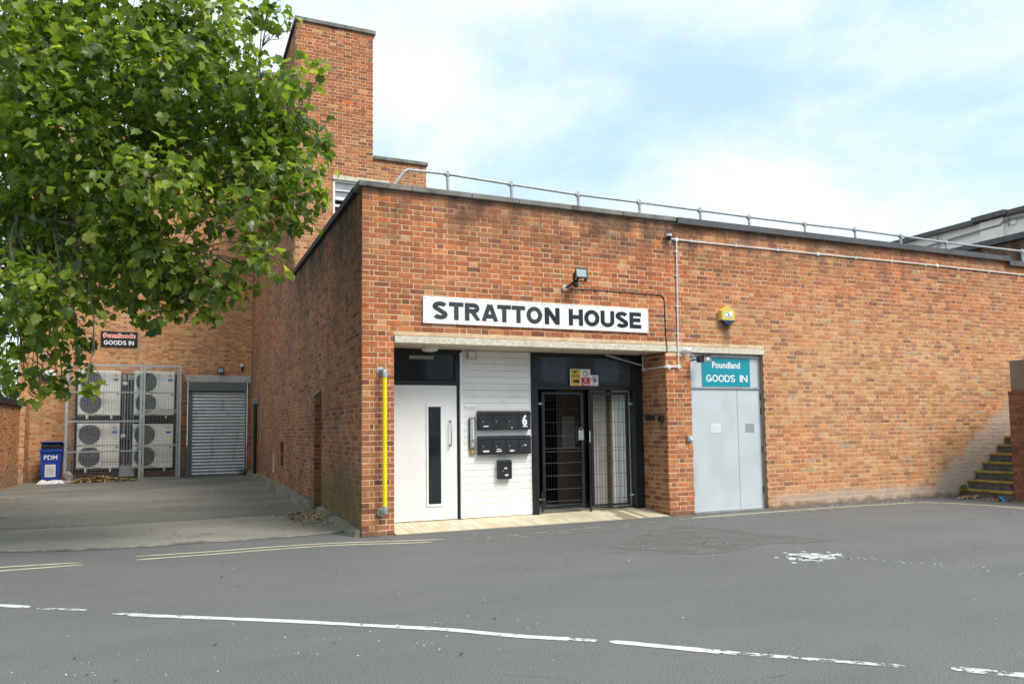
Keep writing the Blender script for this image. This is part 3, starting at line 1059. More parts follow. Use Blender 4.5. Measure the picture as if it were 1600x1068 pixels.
MB().box(0.30, WX, 0.34, 6.44, 4.55, 4.66).build('flat_roof', M['roof'], bld)
MB().box(WX - 0.29, WX, 0.29, 6.44, 0, HA - 0.02).build('end_wall', BM['dark'][1], bld)

# concrete lintel over the recessed entrance and the loading door
MB().box(0.452, 4.93, -0.012, 0.30, 2.612, 2.712, 0.006).build('lintel', M['lintel'], fw)
MB().box(4.933, 6.93, -0.010, 0.20, 2.612, 2.712, 0.006).build('lintel', M['lintel'], fw)
MB().box(0.45, 4.90, 0.302, 0.84, 2.614, 2.70).build('soffit', M['soffit'], bld)

# reveals of the recess
brick_wall(bld, 'reveal_wall', (4.905, 0, 0), (0, 1, 0), (-1, 0, 0), 0.82, -0.04, 2.610, (), 'reveal', seed=21, umin=0.032, thick=0.25)
brick_wall(bld, 'reveal_wall', (0.445, 0, 0), (0, 1, 0), (1, 0, 0), 0.70, -0.04, 2.610, (), 'reveal', seed=22, umin=0.032, thick=0.10)

# tiled threshold: cream slips laid front to back
rgt = random.Random(5)
n_t = 0
tiles = MB()
xx = 0.47
th = []
while xx < 4.86:
    w = 0.094
    for (ya_, yb_) in ((0.012, 0.31), (0.316, 0.615), (0.621, 0.80)):
        za, zb = 0.012 + 0.07 * ya_ / 0.8, 0.012 + 0.07 * yb_ / 0.8
        tone = 0.99 if 3.95 < xx < 4.45 and ya_ > -1 and rgt.random() < 0.9 else rgt.random() * 0.93
        th.append((xx, min(xx + w - 0.005, 4.88), ya_ - 0.03 * (ya_ < .02), yb_, za, zb, tone))
    xx += w
base = MB().add([(0.46, -0.02, -0.1), (4.895, -0.02, -0.1), (4.895, -0.02, 0.008), (0.46, -0.02, 0.008), (0.46, 0.84, 0.080), (4.895, 0.84, 0.080)],
                [(0, 1, 2, 3), (3, 2, 5, 4)]).build('threshold', simple('tile_grout', (0.34, 0.28, 0.18), 0.9, 0, 0.2, 9.0), bld)
for (a, b, c, d, za, zb, tone) in th:
    o_ = MB().add([(a, c, za - .02), (b, c, za - .02), (b, d, zb - .02), (a, d, zb - .02), (a, c, za), (b, c, za), (b, d, zb), (a, d, zb)],
                  [(4, 5, 6, 7), (0, 1, 5, 4), (1, 2, 6, 5), (2, 3, 7, 6), (3, 0, 4, 7)], 0.0).build('tile', M['tile'], base, off=(a, c, za))
    o_['tone'] = tone

# white door and its fanlight
Y = 0.70
door = MB().box(0.452, 1.598, Y, Y + 0.05, 0.085, 2.075, 0.003)
door = door.build('door', M['white'], bld)
door['label'] = 'flush white door with a tall narrow glazed slot'
mb = MB()
for (a, b, c, d) in ((1.115, 1.370, 0.285, 0.320), (1.115, 1.370, 1.752, 1.787), (1.115, 1.146, 0.3205, 1.7515), (1.339, 1.370, 0.3205, 1.7515)):
    mb.box(a, b, Y - 0.016, Y - 0.001, c, d, 0.003)
mb.build('vision_frame', M['white'], door)
MB().box(1.1465, 1.3385, Y - 0.006, Y - 0.002, 0.3205, 1.7515).build('vision_panel', M['glass'], door)
mb = MB()
mb.tube([(1.49, Y, 1.18), (1.49, Y - 0.05, 1.18), (1.49, Y - 0.055, 1.19), (1.49, Y - 0.055, 1.53), (1.49, Y - 0.05, 1.54), (1.49, Y, 1.54)], 0.010, 8)
mb.lathe([(0.02, 0), (0.02, 0.006)], (1.49, Y - 0.006, 1.18), (0, 1, 0), 12)
mb.lathe([(0.02, 0), (0.02, 0.006)], (1.49, Y - 0.006, 1.54), (0, 1, 0), 12)
mb.build('handle', M['steel'], door, smooth=True)
mb = MB()
mb.box(0.447, 1.640, Y - 0.02, Y + 0.06, 2.082, 2.135)
mb.box(0.447, 1.640, Y - 0.02, Y + 0.06, 2.535, 2.608)
mb.box(0.447, 0.560, Y - 0.02, Y + 0.06, 2.1355, 2.5345)
mb.box(1.570, 1.640, Y - 0.02, Y + 0.06, 2.1355, 2.5345)
mb.box(1.602, 1.636, Y - 0.005, Y + 0.06, 0.085, 2.0815)
fan = mb.build('fanlight', M['black'], bld)
MB().box(0.561, 1.569, Y + 0.005, Y + 0.015, 2.136, 2.534).build('pane', M['glass'], fan)
MB().box(0.86, 1.235, Y - 0.003, Y + 0.003, 2.462, 2.515).build('painted_light_strip', simple('light_strip_colour', (0.34, 0.36, 0.32), 0.5), fan)  # light showing in the glass, put in as a pale solid strip
MB().box(1.6405, 1.686, Y - 0.045, Y + 0.06, 0.085, 2.575, 0.003).build('door_post', M['white'], bld)
MB().lathe([(0.13, 0.0), (0.13, 0.02), (0.11, 0.05), (0.05, 0.065)], (1.10, 0.45, 2.612), (0, 0, -1), 20).build('soffit_lamp', M['lampshade'], bld, smooth=True)

# white boarding: each board a piece
pb = MB().box(1.69, 2.838, Y + 0.016, Y + 0.06, 0.06, 2.610).build('board_panel', M['board'], bld)
z = 0.085
while z < 2.60:
    h = min(0.100, 2.608 - z)
    if h > 0.03:
        MB().box(1.690, 2.836 + rnd.uniform(-.001, .001), Y - 0.004 + rnd.uniform(-.001, .001), Y + 0.0155, z + 0.001, z + h - 0.001, 0.0022).build('board', M['board'], pb, off=(1.69, Y, z))
    z += 0.1012
mb = MB()
for k in range(26):
    mb.lathe([(0.006, 0), (0.006, 0.003)], (rnd.choice([1.715, 2.81]) + rnd.uniform(-.004, .004), Y - 0.009, 0.13 + k * 0.0965), (0, 1, 0), 6)
mb.build('screws', M['steel'], pb, kind='stuff')
MB().box(1.725, 1.90, Y - 0.018, Y - 0.005, 1.742, 1.775, .003).build('patch_strip', M['board'], pb)

# entrance screen: black frame, fanlight, gates
scr = MB()
scr.box(2.840, 2.944, Y - 0.035, Y + 0.07, 0.03, 2.025, 0.004)
scr.box(4.730, 4.893, Y - 0.02, Y + 0.10, 0.03, 2.025, 0.004)
scr.box(2.840, 4.893, Y - 0.040, Y + 0.07, 2.027, 2.088, 0.004)
scr.box(2.840, 2.875, Y - 0.02, Y + 0.07, 2.0885, 2.608)
scr.box(4.70, 4.893, Y - 0.02, Y + 0.07, 2.0885, 2.608)
scr.box(2.8755, 4.6995, Y - 0.02, Y + 0.07, 2.55, 2.608)
scr = scr.build('entrance_screen', M['black'], bld)
MB().box(2.8755, 4.6995, Y + 0.012, Y + 0.022, 2.0885, 2.5495).build('pane', M['glassreflect'], scr)
MB().tube([(3.8 + .35, Y - 0.10, 2.60), (4.86, Y - 0.08, 2.44)], 0.016, 8).build('stay_bar', M['greyframe'], scr)


def gate(x0, x1, name_label, flip):
    g = MB()
    s = 0.052
    y0, y1 = Y - 0.005, Y + 0.035
    g.box(x0, x0 + s, y0, y1, 0.14, 1.99, 0.003)
    g.box(x1 - s, x1, y0, y1, 0.14, 1.99, 0.003)
    g.box(x0 + s, x1 - s, y0, y1, 0.14, 0.175)
    g.box(x0 + s, x1 - s, y0, y1, 1.945, 1.99)
    gt = g.build('gate', M['black'], bld)
    gt['label'] = name_label
    w = MB()
    n = int((x1 - x0 - 2 * s) / 0.05)
    for i in range(1, n):
        xx_ = x0 + s + (x1 - x0 - 2 * s) * i / n
        w.tube([(xx_, Y + 0.016, 0.17), (xx_, Y + 0.016, 1.95)], 0.0028, 5)
    for zz_ in (0.20, 0.26, 0.45, 0.66, 0.86, 1.04, 1.09, 1.29, 1.50, 1.71, 1.86, 1.91):
        w.tube([(x0 + s, Y + 0.010, zz_), (x1 - s, Y + 0.010, zz_)], 0.0030, 5)
    w.build('wire_mesh', M['black'], gt, kind='stuff')
    h = MB()
    for zz_ in (0.30, 1.80):
        xh = x0 if not flip else x1
        sgn = -1 if not flip else 1
        h.tube([(xh + sgn * 0.09, Y + 0.0, zz_), (xh - sgn * 0.02, Y + 0.0, zz_)], 0.007, 6)
        h.lathe([(0.018, -.02), (0.018, .02)], (xh + sgn * 0.03, Y, zz_), (0, 0, 1), 8)
    h.build('hinge', M['gal'], gt, smooth=True)
    return gt


g1 = gate(3.022, 3.770, 'left steel mesh gate leaf with a lock box on its stile', False)
g2 = gate(3.900, 4.626, 'right steel mesh gate leaf in front of the pale sheeting', True)
MB().box(3.842, 3.868, Y - 0.045, Y - 0.020, 0.07, 1.98).build('drop_bolt', M['black'], g1)
MB().box(2.985, 3.010, Y - 0.03, Y - 0.01, 0.10, 0.42).build('drop_bolt', M['black'], g1)
lk = MB()
lk.box(3.650, 3.745, Y - 0.05, Y - 0.006, 1.215, 1.375, 0.006)
lk.build('lock_box', M['steel'], g1)
MB().tube([(3.665, Y - 0.03, 1.376), (3.665, Y - 0.03, 1.41), (3.73, Y - 0.03, 1.41), (3.73, Y - 0.03, 1.376)], 0.006, 6).build('shackle', M['steel'], g1)
MB().box(3.60, 3.625, Y - 0.04, Y - 0.015, 1.18, 1.45, .003).build('pull_handle', M['black'], g1)
MB().box(3.845, 3.862, Y - 0.052, Y - 0.046, 1.18, 1.36).build('bolt_plate', M['gal'], g1)

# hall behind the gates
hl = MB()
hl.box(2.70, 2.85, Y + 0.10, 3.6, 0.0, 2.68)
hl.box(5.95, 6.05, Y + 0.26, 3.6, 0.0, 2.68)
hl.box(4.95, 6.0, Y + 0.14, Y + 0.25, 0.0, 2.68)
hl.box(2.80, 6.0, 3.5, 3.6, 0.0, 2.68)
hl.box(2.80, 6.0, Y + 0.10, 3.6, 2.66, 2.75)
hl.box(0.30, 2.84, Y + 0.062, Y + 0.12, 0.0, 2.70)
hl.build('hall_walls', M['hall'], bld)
MB().box(2.85, 5.95, 0.842, 3.5, 0.02, 0.082).build('hall_floor', M['hallfloor'], bld)
tm = MB().box(3.93, 4.50, 1.95, 2.0, 0.083, 2.10, .003).build('inner_door', M['timber'], bld)
MB().box(4.02, 4.28, 1.940, 1.949, 1.06, 1.62).build('notice', M['notice'], tm)


def sheet(x0, x1, y, mat, nm, pitch=0.075, amp=0.014):
    m = MB()
    n = int((x1 - x0) / pitch * 4)
    vs = []
    for i in range(n + 1):
        a = x0 + (x1 - x0) * i / n
        d = y + (0, amp, amp, 0)[i % 4] + amp * 0.6 * math.sin(i * .31)
        vs += [(a, d, 0.10), (a, d, 2.05), (a, d + 0.006, 0.10), (a, d + 0.006, 2.05)]
    fs = []
    for i in range(n):
        b = 4 * i
        fs += [(b, b + 4, b + 5, b + 1), (b + 2, b + 3, b + 7, b + 6), (b + 1, b + 5, b + 7, b + 3)]
    m.add(vs, fs)
    return m.build(nm, mat, bld)


sheet(4.03, 4.37, 0.97, M['sheetgrey'], 'ribbed_sheet')
sheet(4.405, 4.80, 0.90, M['sheetwhite'], 'ribbed_sheet')
MB().box(4.373, 4.402, 0.87, 1.00, 0.083, 2.05).build('sheet_post', M['timber'], bld)

# grey loading doors
YD = 0.075
gd = MB()
gd.box(5.392, 5.425, YD - 0.02, YD + 0.06, 0.02, 2.595)
gd.box(6.865, 6.898, YD - 0.02, YD + 0.06, 0.02, 2.595)
gd.box(5.4255, 6.8645, YD - 0.02, YD + 0.06, 2.552, 2.595)
gd.box(5.4255, 6.8645, YD - 0.024, YD + 0.06, 2.030, 2.058)
gd.box(5.4255, 6.8645, YD - 0.02, YD + 0.06, 0.0, 0.018)
gd = gd.build('door_frame', M['greyframe'], bld)
l1 = MB().box(5.428, 6.372, YD, YD + 0.045, 0.022, 2.027, 0.003).build('door_leaf', M['greydoor'], bld)
l1['label'] = 'wide left leaf of the grey loading doors'
l2 = MB().box(6.378, 6.862, YD, YD + 0.045, 0.022, 2.027, 0.003).build('door_leaf', M['greydoor'], bld)
l2['label'] = 'narrow right leaf of the grey loading doors'
MB().box(5.428, 6.862, YD + 0.002, YD + 0.04, 2.060, 2.550, 0.003).build('over_panel', M['greydoor'], bld)
MB().box(5.815, 6.015, YD - 0.003, YD - 0.0005, 1.30, 1.455).build('notice', simple('paper', (0.72, 0.73, 0.72), 0.6), l1)
MB().box(6.53, 6.715, YD - 0.003, YD - 0.0005, 1.30, 1.445).build('notice', simple('grey_paper', (0.30, 0.33, 0.35), 0.6), l2)
for z in (0.28, 0.95, 1.60, 1.84):
    MB().tube([(5.427, YD - 0.012, z), (5.427, YD - 0.012, z + 0.11)], 0.009, 6).build('hinge', M['ink'], l1)
    MB().tube([(6.864, YD - 0.012, z), (6.864, YD - 0.012, z + 0.11)], 0.009, 6).build('hinge', M['ink'], l2)
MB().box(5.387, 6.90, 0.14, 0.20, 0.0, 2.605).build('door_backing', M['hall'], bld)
MB().box(6.870, 6.875, YD - 0.06, YD - 0.021, 0.02, 2.59).build('door_seal', M['timber'], bld)
MB().box(5.39, 6.95, -0.03, 0.055, -0.1, 0.016).build('step', M['coping'], bld)

# ================================================================== TOWER BUILDING
TY = 6.455
tw = thing('tower_building', 'tall orange brick stair tower with lower shoulder behind the coping', 'building', (0, TY, 0))
lv = (0.80, 2.05, 5.25, 6.935)
lvh = (0.80, 2.05, 6.935, 7.03)
fr = brick_wall(tw, 'front_wall', (0, TY, 0), (1, 0, 0), (0, -1, 0), 1.69, 4.66, 10.40, [(0.80, 1.69, 5.25, 7.03)], 'tower', singles=160, seed=31,
                vis=lambda a, b: b > 5.0)
fr2 = brick_wall(tw, 'front_wall', (0, TY, 0), (1, 0, 0), (0, -1, 0), 2.94, 4.0, 7.50, [(1.6, 2.05, 5.25, 7.03)], 'tower', singles=60, seed=32, umin=1.70,
                 vis=lambda a, b: b > 5.0, phase=0)
brick_wall(tw, 'end_wall', (2.94, TY, 0), (0, 1, 0), (1, 0, 0), 2.6, 4.0, 7.50, (), 'tower', seed=33, umin=0.032)
brick_wall(tw, 'end_wall', (1.69, TY, 0), (0, 1, 0), (1, 0, 0), 2.6, 7.0, 10.40, (), 'tower', seed=34, umin=0.032)
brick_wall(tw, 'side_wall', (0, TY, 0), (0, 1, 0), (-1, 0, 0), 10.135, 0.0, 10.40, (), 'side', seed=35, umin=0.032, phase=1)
x = -0.05
for L_ in (0.62, 0.60, 0.58):
    MB().box(x, x + L_ - 0.006, TY - 0.05, TY + 0.28, 10.404, 10.49, 0.006).build('coping_stone', M['coping'], fr)
    x += L_
MB().box(-0.05, 0.24, TY + 0.285, TY + 10.1, 10.404, 10.49).build('side_coping', M['blackfelt'], tw)
x = 1.70
for L_ in (0.64, 0.64):
    MB().box(x, x + L_ - 0.006, TY - 0.05, TY + 0.28, 7.504, 7.585, 0.006).build('coping_stone', M['coping'], fr2)
    x += L_
MB().box(0.3, 2.9, TY + 0.30, TY + 2.6, 7.3, 7.40).build('roof', M['roof'], tw)
MB().box(0.3, 1.65, TY + 0.30, TY + 10, 10.2, 10.3).build('roof', M['roof'], tw)
MB().prism([(2.943, 7.02), (3.10, 7.02), (3.06, 6.86), (3.02, 6.72), (2.943, 6.70)], 1, TY + 0.15, TY + 0.45).build('rain_hopper', M['galdark'], tw)
MB().box(0.79, 2.06, TY - 0.02, TY + 0.25, 6.938, 7.025, .004).build('lintel', M['lintel'], tw)
wn = MB()
wn.box(0.803, 0.845, TY + 0.02, TY + 0.09, 5.25, 6.93)
wn.box(2.005, 2.047, TY + 0.02, TY + 0.09, 5.25, 6.93)
wn.box(0.8455, 2.0045, TY + 0.02, TY + 0.09, 6.90, 6.93)
wn.box(0.8455, 2.0045, TY + 0.02, TY + 0.09, 6.50, 6.56)
wn.box(0.8455, 2.0045, TY + 0.02, TY + 0.09, 6.70, 6.725)
wn = wn.build('louvre_window', M['white'], tw)
MB().box(0.8455, 2.0045, TY + 0.05, TY + 0.06, 6.5605, 6.8995).build('pane', simple('obscured_pane', (0.30, 0.32, 0.34), 0.25), wn)
for i, z in enumerate([6.34, 6.18, 6.02, 5.86, 5.70, 5.54, 5.38]):
    MB().add([(0.846, TY + 0.03, z), (2.004, TY + 0.03, z), (2.004, TY + 0.12, z + 0.07), (0.846, TY + 0.12, z + 0.07),
              (0.846, TY + 0.03, z + .018), (2.004, TY + 0.03, z + .018), (2.004, TY + 0.12, z + 0.088), (0.846, TY + 0.12, z + 0.088)],
             [(0, 1, 2, 3), (4, 7, 6, 5), (0, 4, 5, 1), (2, 6, 7, 3), (0, 3, 7, 4), (1, 5, 6, 2)]).build('slat', M['white'], wn)
MB().box(0.80, 2.05, TY + 0.26, TY + 0.30, 5.25, 7.0).build('window_back', M['hall'], tw)
dp = MB()
dp.tube([(-0.10, 13.95, 0.20), (-0.10, 13.95, 2.25)], 0.055, 8)
dp.build('downpipe', M['black'], tw)
MB().box(-0.18, -0.01, 13.86, 14.04, 2.25, 2.42, .01).build('hopper', M['galdark'], tw)

# ================================================================== REAR BUILDING with the shutter
RY = 16.60
rb = thing('rear_building', 'tan brick wall at the end of the alley with the steel roller shutter', 'building', (-3, RY, 0))
holeR = [(4.62, 6.58, -0.1, 3.30)]
rw = brick_wall(rb, 'rear_wall', (-6.60, RY, 0), (1, 0, 0), (0, -1, 0), 6.90, 0.0, 11.0, holeR, 'rear', singles=290, seed=41,
                vis=lambda a, b: 3.3 < b < 4.9 and a > 1.6)
MB().box(-6.66, 0.0, RY - 0.05, RY + 0.3, 11.004, 11.09).build('coping', M['coping'], rw)
blk = brick_wall(rb, 'upper_wall', (0.30, RY, 0), (1, 0, 0), (0, -1, 0), 2.6, 9.0, 13.72, (), 'rear', seed=42)
MB().box(0.24, 2.95, RY - 0.05, RY + 0.3, 13.724, 13.82).build('coping', M['coping'], blk)
MB().box(-1.978, -0.012, RY - 0.03, RY + 0.2, 3.06, 3.295, .006).build('lintel', simple('painted_lintel', (0.50, 0.49, 0.45), 0.85, 0, 0.15, 4, 0.4, 40, dirt=((0.27, 0.25, 0.22), 4, 0.8)), rw)
# jambs either side of the shutter
brick_wall(rb, 'jamb', (-2.30, RY - 0.055, 0), (1, 0, 0), (0, -1, 0), 0.36, 0.0, 3.05, (), 'side', seed=44, thick=0.04)
MB().box(-2.31, -1.93, RY - 0.085, RY - 0.058, 0.02, 0.95, .005).build('plinth_block', M['stone'], rb)
brick_wall(rb, 'jamb', (-0.118, RY - 0.055, 0), (1, 0, 0), (0, -1, 0), 0.11, 0.0, 3.05, (), 'side', seed=45, thick=0.04)
MB().box(-1.93, -0.13, RY - 0.10, RY + 0.14, 2.77, 3.045, 0.01).build('shutter_box', simple('shutter_box_paint', (0.15, 0.16, 0.17), 0.5, 0.2), rb)
sh = MB()
for (a, b) in ((-1.93, -1.79), (-0.185, -0.13)):
    sh.box(a, a + 0.02, RY - 0.09, RY + 0.10, 0.02, 2.768)
    sh.box(b - 0.02, b, RY - 0.09, RY + 0.10, 0.02, 2.768)
    sh.box(a + 0.02, b - 0.02, RY + 0.02, RY + 0.10, 0.02, 2.768)
shg = sh.build('shutter_guide', M['galdark'], rb)
sc = MB().box(-1.79, -0.185, RY + 0.07, RY + 0.09, 0.02, 2.768).build('shutter_curtain', M['galdark'], rb)
prof = [(0.0, 0.0), (-0.012, 0.006), (-0.026, 0.022), (-0.030, 0.045), (-0.026, 0.068), (-0.012, 0.084), (0.0, 0.090), (0.004, 0.096), (0.004, 0.104)]
sm = MB()
n = len(prof)
vs = [(xx_, RY + 0.03 + d, h) for xx_ in (-0.80, 0.80) for d, h in prof]
sm.add(vs, [(i, i + 1, n + i + 1, n + i) for i in range(n - 1)])
first = None
for i in range(26):
    z = 0.045 + i * 0.1045
    if first is None:
        first = sm.build('slat', M['slat'], sc, smooth=True)
        s_ = first
    else:
        s_ = first.copy()
        COL.objects.link(s_)
        s_.parent = sc
    s_.location = Vector((-0.9875, 0, z))
MB().box(-1.79, -0.185, RY + 0.0, RY + 0.05, 0.0, 0.042).build('bottom_rail', M['galdark'], sc)

# ================================================================== LEFT BOUNDARY WALL
lw = thing('boundary_wall', 'low orange brick boundary wall with black coping left of the blue bin', 'wall', (-6.4, 10, 0))
lb = brick_wall(lw, 'brick_panel', (-6.38, 5.0, 0), (0, 1, 0), (1, 0, 0), 11.3, 0.0, 2.22, (), 'rear', seed=51, singles=0)
MB().box(-6.72, -6.32, 5.0, 16.3, 2.225, 2.40, 0.01).build('coping', M['blackfelt'], lw)
brick_wall(lw, 'pier', (-6.24, 15.55, 0), (0, 1, 0), (1, 0, 0), 0.75, 0.0, 2.25, (), 'rear', seed=52, thick=0.12)
brick_wall(lw, 'pier', (-6.378, 15.55, 0), (1, 0, 0), (0, -1, 0), 0.134, 0.0, 2.25, (), 'rear', seed=53, thick=0.05)
MB().box(-6.0, -5.62, RY - 0.14, RY - 0.002, 3.20, 3.36, .01).build('vent_cowl', M['plastic'], rb)
MB().box(-6.0, -5.62, RY - 0.08, RY - 0.002, 3.05, 3.198).build('vent_grille', M['ink'], rb)

# ================================================================== STAIR at the right
st = thing('stair', 'concrete steps with yellow nosings rising beside the brick wall', 'steps', (11.6, -0.5, 0))
treads = 12
for i in range(treads):
    x0 = 11.61 + 0.238 * i
    z1 = 0.155 + 0.164 * i
    s_ = MB().box(x0 + 0.012, x0 + 0.26 if i < treads - 1 else 19.0, -1.05, -0.004, 0.0 if i < 2 else z1 - 0.36, z1 - 0.004)
    s_ = s_.build('step', M['stepc'] if 'stepc' in M else M.setdefault('stepc', simple('step_concrete', (0.13, 0.125, 0.11), 0.95, 0, 0.4, 9.0, 0.6, 60, dirt=((0.04, 0.04, 0.032), 5, 0.7))), st)
    MB().box(x0 - 0.012, x0 + 0.055, -1.05, -0.006, z1 - 0.045, z1, 0.004).build('nosing', M.setdefault('nosing', simple('yellow_nosing', (0.40, 0.28, 0.05), 0.7, 0, 0.25, 8.0, 0.2, 60, dirt=((0.14, 0.11, 0.05), 4, 0.8))), s_)
pr = thing('stair_wall', 'dark red brick pier with a brown panelled top at the foot of the steps', 'wall', (11.6, -1.5, 0))
brick_wall(pr, 'brick_end', (11.60, -1.068, 0), (0, -1, 0), (-1, 0, 0), 1.8, 0.0, 1.92, (), 'dark', seed=61, thick=0.10)
brick_wall(pr, 'brick_side', (11.60, -1.068, 0), (1, 0, 0), (0, 1, 0), 6.0, 0.0, 1.92, (), 'dark', seed=62, thick=0.10, umin=0.032)
MB().box(11.585, 17.6, -2.9, -1.062, 1.92, 1.968, .008).build('ledge', BM['dark'][0], pr)
MB().box(11.63, 17.6, -2.9, -1.10, 1.97, 2.53, 0.01).build('upper_panel', M['stone'], pr)

# ================================================================== BUILDINGS FAR RIGHT
fb = thing('brick_annex', 'brown brick block with dark coping showing above the far flashing', 'building', (20.3, 7, 0))
brick_wall(fb, 'wall', (20.2, 0.5, 0), (0, 1, 0), (-1, 0, 0), 13.0, 4.0, 6.72, (), 'side', seed=71)
MB().box(20.08, 20.6, 0.4, 13.6, 6.725, 6.90).build('coping', M['flashing'], fb)
MB().box(20.5, 27, 0.5, 13.5, 0, 6.6).build('mass', BM['dark'][1], fb)
pb_ = thing('rendered_building', 'pale rendered building with a dark roof edge at far right', 'building', (26, 10, 0))
rwall = MB().box(26.0, 26.4, 2.0, 16.0, 4.0, 9.05).build('wall', M['render'], pb_)
MB().box(25.90, 26.0, 8.2, 9.1, 4.0, 9.05).build('pilaster', M['render'], pb_)
MB().box(25.78, 26.5, 1.9, 8.0, 9.06, 9.24).build('roof_edge', M['flashing'], pb_)
MB().box(25.70, 26.5, 8.0, 9.3, 9.10, 9.28).build('roof_edge', M['flashing'], pb_)
MB().box(25.78, 26.5, 9.3, 16.1, 9.04, 9.22).build('roof_edge', M['flashing'], pb_)
MB().box(26.4, 34, 2.0, 16.0, 0, 9.0).build('mass', M['render'], pb_)
for y in (7.75, 10.9):
    MB().box(25.93, 25.998, y, y + 0.2, 8.70 - (.15 if y > 9 else 0), 8.86 - (.15 if y > 9 else 0)).build('vent', M['cream'], pb_)
pi = MB()
pi.tube([(25.9, 6.9, 8.90), (25.9, 8.15, 8.90), (25.9, 8.3, 8.78), (25.9, 9.6, 8.74), (25.9, 12.4, 8.60)], 0.04, 6)
for y, z in ((8.0, 9.1), (10.9, 8.98)):
    pi.tube([(25.9, y, z - .45), (25.9, y, z)], 0.03, 6)
tag(pi.build('pipe_run', M['galdark'], None), 'thin grey pipe stepping along the pale rendered wall', 'pipe')

# block across the street (it shows in the glass of the fanlights)
ob = thing('terrace_building', 'brown brick terrace across the street reflected in the dark fanlights', 'building', (0, -34, 0))
MB().box(-30, 34, -44, -34, 0, 8.2).build('wall', simple('far_brick', (0.16, 0.12, 0.10), 0.9, 0, 0.2, 2.0), ob)
MB().box(-30.3, 34.3, -44.3, -33.7, 8.2, 8.5).build('coping', M['coping'], ob)
for k in range(15):
    for z in (1.1, 4.6):
        f_ = MB().box(-28 + k * 4.0, -26.4 + k * 4.0, -34.0 + 0.001, -33.94, z, z + 1.7).build('window', M['white'], ob)
        MB().box(-27.9 + k * 4.0, -26.5 + k * 4.0, -33.939, -33.93, z + .1, z + 1.6).build('pane', M.setdefault('farpane', simple('far_pane', (0.25, 0.32, 0.38), 0.2)), f_)


# ================================================================== SIGNS AND FITTINGS ON THE FACADE

def _arc(cx, cy, rx, ry, a0, a1, n=12):
    return [(cx + rx * math.cos(math.radians(a0 + (a1 - a0) * i / n)), cy + ry * math.sin(math.radians(a0 + (a1 - a0) * i / n))) for i in range(n + 1)]


